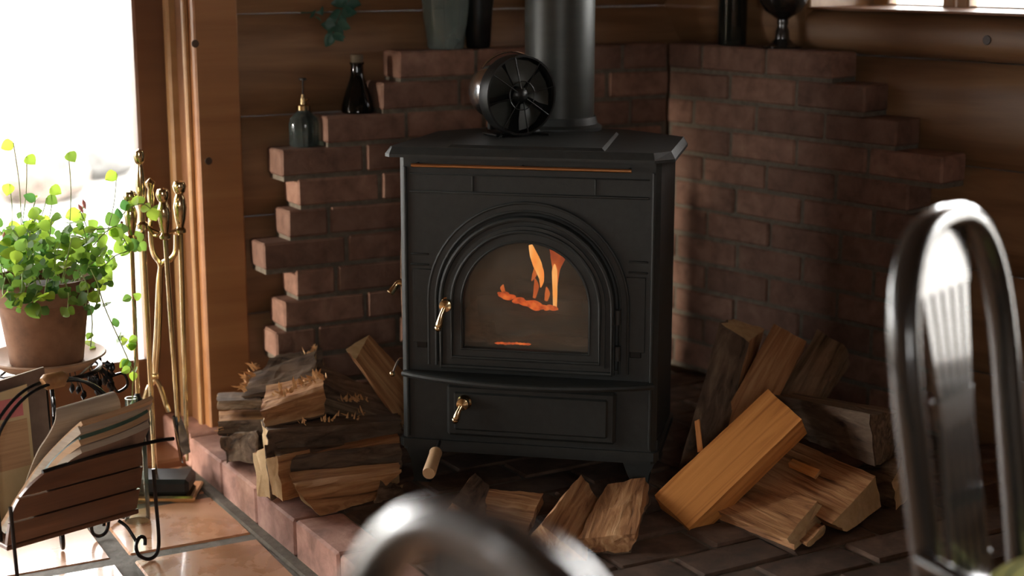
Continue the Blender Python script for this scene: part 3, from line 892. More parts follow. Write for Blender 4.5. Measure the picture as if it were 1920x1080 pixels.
# ---- stove pipe
pc = Vector((.1045, 3.475, .797))
sp = thing('stove_pipe', 'dark grey steel flue pipe rising from the back of the stove', 'flue', pc)
MB().lathe([(.0765, .02), (.0765, CEIL - .797)], 40).build('pipe', M['steel'], sp, True)
MB().lathe([(.094, 0), (.094, .008), (.085, .014), (.080, .03), (.0775, .03)], 40).build('collar', M['iron'], sp, True)

# ---- heat powered fan on the lid
fc = at(966, 177, 3.315)
fn = thing('stove_fan', 'small black round fan with dark blades standing on the stove lid', 'fan', (fc.x + .004, fc.y - .01, .8015), rad(30))
cz = fc.z - .8015
RX = Matrix.Translation((0, 0, cz)) @ Matrix.Rotation(rad(90), 4, 'X')     # lathe axis -> -y (towards viewer)
MB().lathe([(.079, -.016), (.083, -.016), (.0845, .004), (.083, .020), (.079, .020), (.0775, .004), (.079, -.016)], 40, 0, RX).build('ring', M['black'], fn, True)
gd = MB()
for rr in (.03,): gd.tube([(rr * math.cos(t / 32 * 6.2832), -.021, cz + rr * math.sin(t / 32 * 6.2832)) for t in range(32)], .0012, 6, 0, True)
for i in range(8):
    a = i * math.pi / 4 + .2
    gd.tube([(.014 * math.cos(a), -.022, cz + .014 * math.sin(a)), (.081 * math.cos(a), -.019, cz + .081 * math.sin(a))], .0012, 6)
gd.build('guard', M['black'], fn, True)
MB().lathe([(.018, -.008), (.018, .014), (.012, .020), (1e-4, .022)], 20, 0, RX).build('hub', M['black'], fn, True)
for i in range(5):
    a = rad(72 * i + 10); mb = MB(); vs = []; fs = []
    for k in range(6):
        rr = .014 + .060 * k / 5
        for j in range(4):
            w = (.30 + .40 * math.sin(math.pi * min(1, k / 5 + .12) * .62))
            q = a + w * (j / 3 - .5) * 1.5
            vs.append((rr * math.cos(q), -.002 + .016 * (j / 3 - .5), cz + rr * math.sin(q)))
    for k in range(5):
        for j in range(3): fs.append([k * 4 + j, k * 4 + j + 1, (k + 1) * 4 + j + 1, (k + 1) * 4 + j])
    nv = len(vs)
    vs += [(x, y + .0012, zz) for x, y, zz in vs]
    fs += [[nv + i_ for i_ in reversed(f)] for f in fs]
    mb.add(vs, fs); mb.build('blade', M['steel'], fn, True)
MB().lathe([(.03, -.130), (.050, -.122), (.057, -.10), (.054, -.075), (.044, -.05), (.02, -.03), (1e-4, -.024)], 32, 0, RX).build('motor_housing', M['satin'], fn, True)
hs = MB()
for i in range(7):
    x = -.045 + .015 * i
    hs.bbox((x - .0015, .018, .03), (x + .0015, .026, cz + .05), .0006)
hs.bbox((-.048, .030, .012), (.048, .044, .034), .002)
hs.build('heat_sink', M['black'], fn)
bs2 = MB()
bs2.bbox((-.05, .0, 0), (.05, .06, .006), .002); bs2.bbox((-.012, .03, .004), (.012, .042, .04), .002)
for sx in (-1, 1): bs2.tube(smoothpath([(sx * .03, .02, .004), (sx * .045, -.012, .003), (sx * .06, -.03, .0025)], 4), .0025, 6)
bs2.build('base', M['black'], fn)
MB().tube(arc((0, .03, cz), .088, 40, 140, 10), .0022, 6).build('carry_handle', M['chrome'], fn, True)

# ================================================================ firewood
def lerp(a, b, t): return a + (b - a) * t
def split_log(A, B, mat, label, bark=(), amp=.006, seed=0, name='firewood', group=None, endm='endgrain', seg=5, nl=12, fringe=None, zmin=None):
    """A, B: matching end outlines (world points); bark: outline edges that still carry bark."""
    A = [Vector(p) for p in A]; B = [Vector(p) for p in B]
    if zmin is not None:
        for q in A + B:
            if q.z < zmin: q.z = zmin
    cA = sum(A, Vector()) / len(A); cB = sum(B, Vector()) / len(B)
    c = (cA + cB) / 2; ax = (cB - cA).normalized()
    zr = Vector((0, 0, 1)) if abs(ax.z) < .9 else Vector((0, 1, 0))
    mw = frame(c, ax, zr); inv_ = mw.inverted()
    n = len(A); ring = []
    for P in (A, B):
        r_ = []
        for i in range(n):
            for k in range(seg): r_.append(inv_ @ lerp(P[i], P[(i + 1) % n], k / seg))
        ring.append(r_)
    m = n * seg; sd = Vector((seed * 7.13, seed * 3.7, seed * 1.9))
    vs = []
    for i in range(nl + 1):
        t = i / nl
        for j in range(m):
            p = lerp(ring[0][j], ring[1][j], t)
            o = Vector((0, p.y, p.z)); o = o.normalized() if o.length > 1e-6 else o
            d = 1.35 * amp * (.9 * noise.noise(Vector((j * 1.7, 0, 0)) + sd) + .5 * noise.noise(Vector((j * .9, t * 4, 5)) + sd) + .3 * noise.noise(Vector((j * 2.9, t * 11, 9)) + sd))
            e = amp * .9 * noise.noise(Vector((j * 1.3, 3, 3)) + sd) if i in (0, nl) else 0
            vs.append(p + o * d + Vector((e, 0, 0)))
    main, bk = MB(), MB()
    vi = len(vs); vs2 = vs + [sum(vs[:m], Vector()) / m, sum(vs[nl * m:(nl + 1) * m], Vector()) / m]
    main.v = [p.copy() for p in vs2]; 
    for i in range(nl):
        for j in range(m):
            f = [i * m + j, i * m + (j + 1) % m, (i + 1) * m + (j + 1) % m, (i + 1) * m + j]
            main.f.append(f); main.m.append(0)
            if j // seg in bark: bk.f.append(f); bk.m.append(0)
    for j in range(m):
        main.f += [[vi, (j + 1) % m, j], [vi + 1, nl * m + j, nl * m + (j + 1) % m]]; main.m += [1, 1]
    o = main.build(name, [M[mat], M[endm]], None, False, mw)
    tag(o, label, 'firewood', group)
    if bk.f:
        th = .005
        off = []
        for p in vs:
            q = Vector((0, p.y, p.z)); off.append(p + q.normalized() * th)
        k = len(vs); b2 = MB(); b2.v = [p.copy() for p in vs] + off
        top = [[x + k for x in f] for f in bk.f]
        edges = {}
        for f in bk.f:
            for a_, b_ in zip(f, f[1:] + f[:1]): edges[(a_, b_)] = 1
        side = [[b_, a_, a_ + k, b_ + k] for (a_, b_) in edges if (b_, a_) not in edges]
        b2.f = top + side; b2.m = [0] * len(b2.f)
        used = sorted({i for f in b2.f for i in f}); mp_ = {u: i for i, u in enumerate(used)}
        b2.v = [b2.v[u] for u in used]; b2.f = [[mp_[i] for i in f] for f in b2.f]
        b2.build('bark', M['bark'], o)
    if fringe:
        sp_ = MB(); rr = random.Random(seed)
        a_, b_, num, ln, up = fringe
        a_, b_ = inv_ @ Vector(a_), inv_ @ Vector(b_)
        upv = (inv_.to_3x3() @ Vector(up)).normalized()
        for i in range(num):
            p = lerp(a_, b_, rr.random()) + Vector((rr.uniform(-1, 1), rr.uniform(-1, 1), rr.uniform(-1, 1))) * .007
            d = (upv + Vector((rr.uniform(-1, 1), rr.uniform(-1, 1), rr.uniform(-1, 1))) * .75).normalized()
            L_ = ln * rr.uniform(.35, 1.1); w_ = ln * rr.uniform(.08, .2)
            s1 = d.cross(Vector((rr.random(), rr.random(), rr.random()))).normalized() * w_; s2 = d.cross(s1).normalized() * w_ * .5
            sp_.add([p - s1, p + s2, p + s1, p - s2, p + d * L_ * .6 + s1 * .9, p + d * L_], [[0, 1, 4], [1, 2, 4], [2, 3, 4], [3, 0, 4], [0, 4, 5], [2, 5, 4], [3, 5, 2], [0, 5, 3]])
        tag(sp_.build('splinter', M['splinter'], o), kind='stuff')
    return o
def px4(*q): return [at(*p) for p in q]
def slab4(tl, tr, br, bl, th, mat, label, **k):            # face quad: grain runs from bl-br end to tl-tr end; th thick behind
    a = [at(*bl), at(*br)]; b = [at(*tl), at(*tr)]
    nr = (a[1] - a[0]).cross(b[0] - a[0]).normalized()
    if nr.y < 0: nr = -nr
    A = [a[0], a[1], a[1] + nr * th, a[0] + nr * th]; B = [b[0], b[1], b[1] + nr * th, b[0] + nr * th]
    return split_log(A, B, mat, label, **k)
HZ = HEARTH + .004
# --- right pile
slab4((1440, 730, 3.10), (1503, 786, 3.02), (1291, 991, 2.885), (1227, 929, 2.98), .045, 'splitor', 'flat orange split plank leaning diagonally across the right pile', amp=.0022, seed=1, group='firewood right of the stove', endm='splitor', zmin=None)
split_log(px4((1455, 742, 3.20), (1490, 738, 3.34), (1490, 800, 3.34), (1500, 815, 3.20)), px4((1634, 779, 3.00), (1692, 772, 3.11), (1690, 850, 3.13), (1642, 872, 3.0)), 'splitgrey', 'grey weathered split log lying on top of the right pile behind the plank', (3,), .006, 2, group='firewood right of the stove', endm='splitgrey')
split_log(px4((1400, 900, 3.02), (1485, 822, 3.18), (1490, 880, 3.22), (1410, 940, 3.02)), px4((1560, 982, 2.85), (1643, 892, 2.98), (1652, 950, 2.99), (1590, 996, 2.86)), 'split', 'broad pale brown split log with a loose chip, under the grey log', (), .005, 3, group='firewood right of the stove', zmin=HZ)
split_log(px4((1340, 955, 2.94), (1420, 893, 3.08), (1432, 925, 3.1), (1352, 985, 2.94)), px4((1475, 1010, 2.79), (1532, 938, 2.90), (1550, 968, 2.92), (1492, 1034, 2.78)), 'split', 'short pale split log lying lowest in front of the right pile', (2,), .006, 4, group='firewood right of the stove', zmin=HZ)
slab4((1532, 617, 3.50), (1590, 656, 3.47), (1522, 765, 3.30), (1448, 760, 3.33), .05, 'splitgrey', 'narrow grooved split log standing behind the right pile, rightmost of the three upright', amp=.006, seed=5, group='firewood right of the stove', endm='splitgrey')
slab4((1452, 608, 3.42), (1513, 640, 3.40), (1380, 905, 3.12), (1300, 885, 3.13), .05, 'split', 'smooth brown split log standing upright in the middle behind the plank', amp=.002, seed=6, group='firewood right of the stove', endm='split', zmin=HZ)
split_log(px4((1272, 905, 3.12), (1338, 905, 3.1), (1352, 880, 3.2), (1290, 872, 3.22)), px4((1352, 607, 3.42), (1402, 643, 3.40), (1434, 617, 3.50), (1376, 597, 3.50)), 'split', 'dark thick split log standing upright next to the stove side', (0, 3), .005, 7, group='firewood right of the stove', zmin=HZ)
split_log(px4((1585, 890, 3.10), (1650, 850, 3.2), (1660, 950, 3.22), (1620, 970, 3.08)), px4((1672, 905, 3.0), (1716, 800, 3.08), (1716, 955, 3.08), (1680, 960, 3.0)), 'splitgrey', 'dark brown split log at the right end of the right pile', (1,), .006, 8, group='firewood right of the stove', zmin=HZ)
split_log(px4((1480, 1005, 2.84), (1520, 980, 2.9), (1520, 1000, 2.92), (1490, 1022, 2.84)), px4((1510, 1022, 2.775), (1546, 985, 2.84), (1548, 998, 2.85), (1518, 1026, 2.775)), 'split', 'small wedge of split wood on the hearth right of the lowest log', (), .003, 9, group='firewood right of the stove', zmin=HZ)
split_log(px4((1478, 868, 3.045), (1486, 860, 3.06), (1488, 868, 3.07), (1480, 876, 3.045)), px4((1527, 895, 2.975), (1537, 881, 2.99), (1539, 887, 3.0), (1530, 898, 2.975)), 'splitor', 'thin pale chip lying on the broad split log', (), .001, 10, name='wood_chip', endm='splinter')
split_log(px4((1308, 848, 3.08), (1318, 846, 3.08), (1318, 846, 3.09), (1308, 848, 3.09)), px4((1302, 790, 3.10), (1310, 786, 3.10), (1312, 786, 3.11), (1304, 790, 3.11)), 'splitor', 'loose orange strip of wood hanging beside the dark upright log', (), .001, 11, name='wood_chip', endm='splinter')
# --- row in front of the stove
G2 = 'firewood row before the stove'  # log ends take the darker split colour to paint in their shade
split_log(px4((1082, 1010, 2.775), (1196, 1000, 2.775), (1178, 1050, 2.765), (1112, 1054, 2.765)), px4((1140, 908, 3.03), (1212, 893, 3.03), (1216, 950, 3.06), (1142, 958, 3.06)), 'split', 'ribbed pale split log before the stove, rightmost in the row', (2,), .006, 12, group=G2, endm='split', zmin=HZ)
split_log(px4((992, 1008, 2.80), (1016, 985, 2.785), (1100, 1052, 2.72), (1050, 1070, 2.72)), px4((1076, 908, 3.02), (1090, 892, 3.02), (1120, 935, 3.0), (1100, 960, 3.03)), 'split', 'steep ridged split log before the stove with a lit left edge', (), .006, 13, group=G2, endm='split', zmin=HZ)
split_log(px4((892, 968, 2.88), (912, 918, 3.0), (930, 945, 3.03), (895, 1004, 2.86)), px4((985, 1000, 2.84), (1019, 926, 3.0), (1019, 960, 3.03), (985, 1034, 2.83)), 'split', 'smooth topped split log before the stove behind the bright chair rim', (), .005, 14, group=G2, endm='split', zmin=HZ)
split_log(px4((832, 968, 2.89), (850, 945, 2.90), (905, 985, 2.84), (860, 1000, 2.84)), px4((878, 905, 3.04), (892, 890, 3.04), (914, 915, 3.02), (900, 930, 3.05)), 'split', 'narrow ridged split log before the stove, leftmost in the row', (1,), .005, 15, group=G2, endm='split', zmin=HZ)
split_log(px4((735, 1020, 2.79), (750, 1000, 2.85), (752, 1030, 2.87), (742, 1055, 2.79)), px4((872, 1022, 2.75), (880, 998, 2.81), (884, 1028, 2.83), (876, 1052, 2.75)), 'split', 'low dark split log on the hearth behind the nearest chair', (0,), .005, 16, group=G2, endm='split', zmin=HZ)
# --- left stack
G3 = 'firewood stacked left of the stove'
split_log(px4((556, 918, 2.96), (541, 884, 3.03), (565, 950, 3.05), (600, 978, 2.955)), px4((752, 885, 3.09), (748, 866, 3.16), (750, 930, 3.16), (702, 950, 3.06)), 'split', 'smooth orange split log lowest at the front of the left stack', (), .0045, 17, group=G3, zmin=HZ)
split_log(px4((525, 868, 3.05), (512, 848, 3.13), (520, 915, 3.13), (548, 915, 3.05)), px4((750, 838, 3.20), (746, 826, 3.28), (750, 872, 3.28), (752, 874, 3.20)), 'splitgrey', 'bark covered log second from the bottom of the left stack', (3, 0), .007, 18, group=G3)
split_log(px4((515, 866, 3.08), (508, 848, 3.16), (512, 858, 3.17), (520, 882, 3.08)), px4((748, 818, 3.22), (744, 806, 3.30), (746, 815, 3.31), (750, 832, 3.22)), 'split', 'thin reddish split slat wedged between the two bark logs of the left stack', (), .003, 19, group=G3)
split_log(px4((500, 808, 3.13), (490, 790, 3.24), (494, 850, 3.24), (503, 852, 3.13)), px4((750, 790, 3.27), (746, 776, 3.36), (748, 812, 3.36), (752, 815, 3.27)), 'splitgrey', 'thick bark log with a pale cut end in the middle of the left stack', (3, 0), .008, 20, group=G3, endm='endgrain', fringe=(at(560, 792, 3.15), at(690, 778, 3.24), 26, .018, (0, -.3, 1)))
split_log(px4((498, 862, 3.03), (519, 855, 3.02), (530, 940, 2.99), (511, 925, 3.02)), px4((560, 848, 3.13), (580, 842, 3.13), (590, 925, 3.10), (570, 918, 3.12)), 'split', 'upright wedge of split wood with a pale lit edge before the left stack', (), .004, 21, group=G3, zmin=HZ)
split_log(px4((474, 850, 3.12), (496, 838, 3.10), (506, 935, 3.06), (484, 945, 3.08)), px4((540, 830, 3.24), (560, 822, 3.22), (570, 915, 3.18), (545, 925, 3.2)), 'split', 'tall pale ended split log at the left front corner of the left stack', (1,), .004, 22, group=G3, zmin=HZ)
split_log(px4((488, 772, 3.16), (500, 722, 3.30), (504, 770, 3.31), (498, 802, 3.16)), px4((607, 728, 3.24), (604, 700, 3.34), (605, 762, 3.35), (609, 778, 3.24)), 'split', 'chunky split log with a torn frayed top near the top of the left stack', (2,), .006, 23, group=G3, fringe=(at(518, 742, 3.22), at(606, 706, 3.28), 44, .024, (-.3, -.3, 1)))
split_log(px4((408, 752, 3.34), (410, 738, 3.44), (410, 755, 3.44), (408, 768, 3.34)), px4((490, 750, 3.32), (492, 736, 3.40), (492, 752, 3.41), (490, 768, 3.32)), 'splitgrey', 'thin bark strip at the far left of the left stack', (0,), .005, 24, group=G3)
split_log(px4((410, 790, 3.33), (412, 770, 3.44), (412, 800, 3.45), (412, 816, 3.33)), px4((494, 786, 3.30), (496, 768, 3.40), (496, 806, 3.41), (494, 815, 3.30)), 'split', 'dark split log with a pale curled left end under the bark strip', (3,), .006, 25, group=G3, fringe=(at(412, 806, 3.33), at(440, 800, 3.33), 10, .022, (-.5, -.5, .2)))
split_log(px4((418, 822, 3.29), (478, 812, 3.26), (482, 868, 3.23), (428, 866, 3.27)), px4((440, 800, 3.52), (500, 792, 3.5), (500, 845, 3.5), (445, 845, 3.52)), 'splitgrey', 'dark round log end at the back left corner of the hearth', (0, 1, 3), .007, 26, group=G3, zmin=HZ, endm='bark')
split_log(px4((452, 742, 3.34), (470, 702, 3.42), (474, 720, 3.43), (458, 752, 3.35)), px4((588, 715, 3.36), (592, 662, 3.45), (594, 690, 3.46), (592, 730, 3.37)), 'splitgrey', 'curved piece of bark with a frayed left end on top of the left stack', (0, 3), .008, 27, group=G3, fringe=(at(452, 735, 3.34), at(486, 682, 3.41), 46, .026, (-1, -.4, .5)))
split_log(px4((486, 700, 3.42), (520, 668, 3.48), (522, 690, 3.49), (490, 716, 3.43)), px4((606, 688, 3.46), (604, 652, 3.50), (606, 678, 3.51), (606, 702, 3.47)), 'splitgrey', 'uppermost dark bark piece of the left stack with frayed ends', (0,), .008, 28, group=G3, fringe=(at(574, 668, 3.47), at(594, 656, 3.49), 18, .022, (.2, -.3, 1)))
split_log(px4((600, 742, 3.28), (602, 690, 3.38), (604, 740, 3.40), (606, 775, 3.28)), px4((745, 788, 3.34), (720, 740, 3.42), (730, 780, 3.44), (748, 812, 3.34)), 'splitgrey', 'rough dark split log in the left stack below the leaning triangular piece', (0,), .008, 29, group=G3, fringe=(at(640, 752, 3.29), at(690, 748, 3.30), 20, .022, (0, -.5, 1)))
split_log(px4((648, 655, 3.34), (693, 627, 3.40), (667, 674, 3.32)), px4((742, 790, 3.37), (800, 742, 3.44), (764, 812, 3.35)), 'split', 'wedge of split wood with a pale triangular end leaning by the stove side', (), .003, 30, group=G3)
split_log(px4((701, 952, 3.03), (712, 906, 3.06), (716, 930, 3.10), (704, 960, 3.05)), px4((754, 936, 3.08), (750, 912, 3.12), (754, 935, 3.15), (756, 950, 3.09)), 'splitgrey', 'small bark chunk on the hearth beside the stove leg', (0,), .006, 31, group=G3, zmin=HZ)

# ================================================================ things on the brick steps
def stand(px, py, off=.045, wall='L'):
    n, b = (N, P0) if wall == 'L' else (NV, RW)
    d = ray(px, py); t = (b + n * off - EYE).dot(n) / d.dot(n)
    return EYE + d * t
zt_ = lambda c: .949 - BC * c + .001
c = stand(571, 285); zb = zt_(3)
k = thing('spray_bottle', 'small ribbed glass spray bottle with a brass pump on the brick step', 'bottle', (c.x, c.y, zb))
MB().lathe([(.031, 0), (.034, .004), (.034, .052), (.031, .064), (.020, .076), (.013, .082), (.013, .087)], 48, 0, None, .03, 16).build('body', M['spray'], k, True)
MB().lathe([(.0165, .084), (.0165, .094), (.008, .097), (.0075, .112), (.0045, .113), (.0045, .120), (1e-4, .1205)], 16).build('pump_head', M['brass'], k, True)
MB().tube([(.004, 0, .106), (.012, -.004, .108)], .003, 8).build('nozzle', M['brass'], k)
MB().lathe([(.0016, .119), (.0016, .152), (.009, .153), (.009, .157), (1e-4, .158)], 12).build('plunger', M['black'], k, True)
c = stand(671, 216); zb = zt_(2)
k = thing('dark_flask', 'dark conical glass flask with a cork on the brick step', 'bottle', (c.x, c.y, zb))
MB().lathe([(.036, 0), (.039, .004), (.037, .02), (.030, .045), (.019, .075), (.015, .09), (.0145, .112), (.017, .114), (.017, .118), (.0135, .118)], 24).build('body', M['darkglass'], k, True)
MB().lathe([(.0135, .108), (.0155, .132), (.0145, .136), (1e-4, .1365)], 16).build('cork', M['twig'], k, True)
zb = .951
c = stand(836, 96, .052)
k = thing('pale_vase', 'pale frosted glass vase on the brick ledge left of the pipe', 'vase', (c.x, c.y, zb))
MB().lathe([(.040, 0), (.044, .004), (.050, .05), (.0585, .12), (.066, .20), (.068, .24), (.0655, .24), (.063, .20), (.055, .12), (.046, .05), (.040, .008), (1e-4, .008)], 32).build('body', M['vaseglass'], k, True)
vase_c = c.copy()
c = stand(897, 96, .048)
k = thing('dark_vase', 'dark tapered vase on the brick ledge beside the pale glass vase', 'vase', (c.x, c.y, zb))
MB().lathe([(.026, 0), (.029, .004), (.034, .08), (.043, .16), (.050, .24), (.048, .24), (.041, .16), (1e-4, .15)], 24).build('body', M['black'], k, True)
c = stand(1372, 92, .05, 'R')
k = thing('glass_cylinder', 'tall smoked glass cylinder vase on the brick ledge right of the pipe', 'vase', (c.x, c.y, zb))
MB().lathe([(.034, 0), (.036, .003), (.036, .26), (.0335, .26), (.0335, .012), (1e-4, .012)], 32).build('body', M['smokeglass'], k, True)
c = stand(1466, 92, .05, 'R')
k = thing('goblet', 'black footed goblet vase on the brick ledge below the small window', 'vase', (c.x, c.y, zb))
MB().lathe([(.048, 0), (.049, .004), (.030, .010), (.018, .022), (.0165, .040), (.012, .052), (.014, .060), (.013, .068), (.024, .075), (.044, .088), (.057, .108), (.062, .135), (.060, .165), (.057, .165), (.058, .135), (.05, .105), (1e-4, .09)], 32).build('body', M['lacquer'], k, True)
# drooping sprig in the pale vase
k = thing('leafy_sprig', 'drooping sprig of dark blue green leaves out of the pale vase', 'branch', (vase_c.x, vase_c.y, zb + .03))
so = Vector(k.location)
twigs = []
for pts in ([(822, 60), (812, -150), (745, -85), (672, -18), (640, 22), (624, 66)], [(822, 60), (806, -160), (700, -95), (610, -20), (585, 40), (566, 104)]):
    pw = [at(x, y, vase_c.y - .004 - .02 * i) - so for i, (x, y) in enumerate(pts)]
    pw[0] = Vector((0, 0, .01))
    path = smoothpath(pw, 7); twigs.append(path)
    MB().tube(path, .0014, 6).build('twig', M['twig'], k)
def leafmesh(name, L, W, mat, cup=.25, tip=.15):
    vs = [(0, 0, 0)]; nl_ = 5; fs = []
    rows = []
    for i in range(nl_ + 1):
        t = i / nl_; w = W / 2 * math.sin(math.pi * min(.97, t ** .75 * .92 + .06)) ** .8
        if i == nl_: w = W * .04
        rows.append([(-w, L * t, cup * w), (0, L * t, -cup * .1 * w + tip * L * t * t * -.3), (w, L * t, cup * w)])
    vs = [p for r_ in rows for p in r_]
    for i in range(nl_):
        for j in range(2): fs.append([i * 3 + j, i * 3 + j + 1, (i + 1) * 3 + j + 1, (i + 1) * 3 + j])
    me = MB().add(vs, fs).mesh(name, mat, True)
    return me
lm = leafmesh('leaf', .036, .026, M['leafdark'])
kl = thing
def leaf_at(me, parent, p, d, up, s=1.):
    y = Vector(d).normalized(); z = Vector(up); z = (z - y * z.dot(y)).normalized(); x = y.cross(z)
    mw = Matrix.Translation(p) @ Matrix((x, y, z)).transposed().to_4x4() @ Matrix.Scale(s, 4)
    return place('leaf', me, parent, mw)
rr = random.Random(3)
for path in twigs:
    for i, p in enumerate(path):
        if i < 20: continue
        for sd in (-1, 1):
            if rr.random() < .62:
                leaf_at(lm, k, p, Vector((sd * rr.uniform(.3, 1), rr.uniform(-.5, .2), rr.uniform(-1.1, .1))), Vector((rr.uniform(-.6, .6), -1, rr.uniform(-.3, .6))), rr.uniform(.7, 1.1))

# ================================================================ potted plant on its iron stand
POT = at(88, 672, 3.12); PX, PY, PZ = POT
ps = thing('plant_stand', 'black wrought iron plant stand with curled legs under the flower pot', 'stand', (PX, PY, 0))
zt = PZ - .016
MB().tube([(.105 * math.cos(t / 36 * 6.2832), .105 * math.sin(t / 36 * 6.2832), zt - .006) for t in range(36)], .005, 8, 0, True).build('top_ring', M['wire'], ps, True)
sl = MB()
for i in range(5):
    x = -.08 + .04 * i; h = math.sqrt(.105 ** 2 - x * x)
    sl.tube([(x, -h, zt - .006), (x, h, zt - .006)], .003, 6)
tag(sl.build('top_wire', M['wire'], ps, True), kind='stuff')
for i in range(4):
    a = rad(20 + 90 * i); c_, s_ = math.cos(a), math.sin(a)
    pr = [(.098, zt - .01), (.125, zt - .04), (.118, zt - .09), (.085, zt - .15), (.085, .10), (.105, .03), (.135, .006), (.155, .02), (.150, .042), (.135, .036)]
    MB().tube(smoothpath([(r_ * c_, r_ * s_, z0) for r_, z0 in pr], 5), .0045, 8).build('leg', M['wire'], ps, True)
    sc = [(.122, zt - .035), (.150, zt - .03), (.158, zt - .055), (.138, zt - .068), (.128, zt - .052)]
    MB().tube(smoothpath([(r_ * c_, r_ * s_, z0) for r_, z0 in sc], 5), .0032, 6).build('scroll', M['wire'], ps, True)
lv = MB()
rr = random.Random(9)
for i in range(26):                                          # cast iron leaf ornaments hanging below the ring
    a = rad(-40 + 5.2 * i); r_ = .112 + rr.uniform(0, .02); z0 = zt - .012 - rr.random() * .075
    c_, s_ = math.cos(a), math.sin(a)
    lv.lathe([(1e-5, -.009), (.0062, -.002), (.0045, .005), (1e-5, .009)], 6, 0, Matrix.Translation((r_ * c_, r_ * s_, z0)) @ Matrix.Rotation(rr.uniform(-1, 1), 4, 'X') @ Matrix.Diagonal((1, .4, 1.3, 1)))
    lv.tube([(r_ * c_, r_ * s_, z0 + .006), (.106 * c_, .106 * s_, zt - .006)], .0014, 5)
tag(lv.build('leaf_ornament', M['wire'], ps, True), kind='stuff')

sa = thing('pot_saucer', 'pale clay saucer under the terracotta flower pot', 'saucer', (PX, PY, PZ - .016))
MB().lathe([(.082, 0), (.088, .002), (.116, .022), (.119, .024), (.117, .027), (.112, .025), (.086, .009), (1e-4, .009)], 40).build('dish', M['saucer'], sa, True)
pt = thing('potted_plant', 'terracotta pot of bushy bright green trailing plant by the window', 'plant', (PX, PY, PZ - .006))
PH = .178
MB().lathe([(.070, 0), (.073, .003), (.088, .118), (.093, .128), (.100, .131), (.106, .171), (.105, PH), (.097, PH), (.094, .14), (.09, .13)], 48).build('pot', M['terra'], pt, True)
MB().lathe([(1e-4, .162), (.05, .160), (.0935, .152)], 32).build('soil', M['soil'], pt, True)
l1_ = leafmesh('leaf', .026, .025, M['leaf'], .22, .2); l2_ = leafmesh('leaf', .021, .019, M['leaf'], .3, .3); l3_ = leafmesh('leaf', .031, .028, M['leaf'], .18, .35)
LM = [l1_, l1_, l2_, l3_]
rr = random.Random(21)
stems = MB(); nleaf = 0
T = Vector((PX, PY, PZ - .006))
def stem_leaves(path, every, s=1., start=1, r0=.0013):
    global nleaf
    stems.tube(path, r0, 5)
    for i in range(start, len(path)):
        if i % every: continue
        p = path[i]; t = (path[i] - path[i - 1]).normalized()
        for sd in ((-1, 1) if rr.random() < .6 else (rr.choice((-1, 1)),)):
            if nleaf >= 292: return
            a = rr.uniform(0, 6.28)
            side = t.cross(Vector((math.cos(a), math.sin(a), .3))).normalized() * sd
            d = side + t * rr.uniform(.0, .6) + Vector((0, 0, rr.uniform(-.5, .25)))
            leaf_at(rr.choice(LM), pt, p, d, Vector((rr.uniform(-.7, .7), -.9, rr.uniform(.1, 1.2))), s * rr.uniform(.75, 1.15)); nleaf += 1
# named strays first (they show alone against the window and the tools)
def wp(px, py, dy=0.): return at(px, py, PY + dy) - T
for ax, ay, tops in ((40, 430, ((25, 268), (50, 293))), (130, 430, ((128, 286),)), (20, 450, ((18, 345),)), (200, 440, ((219, 325),)), (60, 440, ((88, 370),)), (90, 420, ((95, 352),))):
    for tx, ty in tops:
        p = smoothpath([wp(ax, ay), wp((ax + tx) / 2 + 4, (ay + ty) / 2), wp(tx, ty)], 5)
        stems.tube(p, .0009, 5)
        leaf_at(l1_, pt, p[-1], Vector((rr.uniform(-1, 1), -.2, -.3)), Vector((.2, -1, .4)), 1.0); nleaf += 1
for a in ([(150, 500), (190, 500), (215, 480), (240, 470), (262, 455)], [(170, 430), (215, 425), (236, 395), (268, 382), (292, 402)], [(160, 540), (185, 545), (205, 520), (212, 498)], [(175, 460), (205, 430), (226, 440), (240, 462)], [(180, 520), (196, 575), (225, 640), (252, 700)], [(150, 520), (172, 590), (170, 650)]):
    p = smoothpath([wp(x, y, -.03 + .05 * i) for i, (x, y) in enumerate(a)], 4)
    stem_leaves(p, 2, 1.0, 3)
for a in ([(60, 520), (70, 545), (55, 570)], [(120, 520), (128, 550), (127, 578)], [(10, 520), (5, 550), (15, 560)], [(150, 510), (165, 540), (160, 575)], [(40, 500), (42, 540), (32, 562)], [(90, 510), (85, 545), (82, 558)], [(170, 505), (185, 540), (180, 570)]):
    p = smoothpath([wp(x, y, -.10 - .012 * i) for i, (x, y) in enumerate(a)], 3)
    stem_leaves(p, 2, 1.0, 2)
i = 0
while nleaf < 290 and i < 90:
    i += 1
    a = rr.uniform(0, 6.28); r0 = .085 * math.sqrt(rr.random()); r1 = r0 + rr.uniform(.0, .06)
    h = .15 * (1 - .45 * (r1 / .14) ** 2) * rr.uniform(.45, 1.1)
    b = Vector((r0 * math.cos(a), r0 * math.sin(a), .16)); e = Vector((r1 * math.cos(a + rr.uniform(-.4, .4)), r1 * math.sin(a), .17 + h))
    m_ = (b + e) / 2 + Vector((rr.uniform(-.02, .02), rr.uniform(-.02, .02), .012))
    stem_leaves(smoothpath([b, m_, e], 5), 2, 1.0, 3, .0011)
more = MB()                                                 # the many smaller leaves behind those above
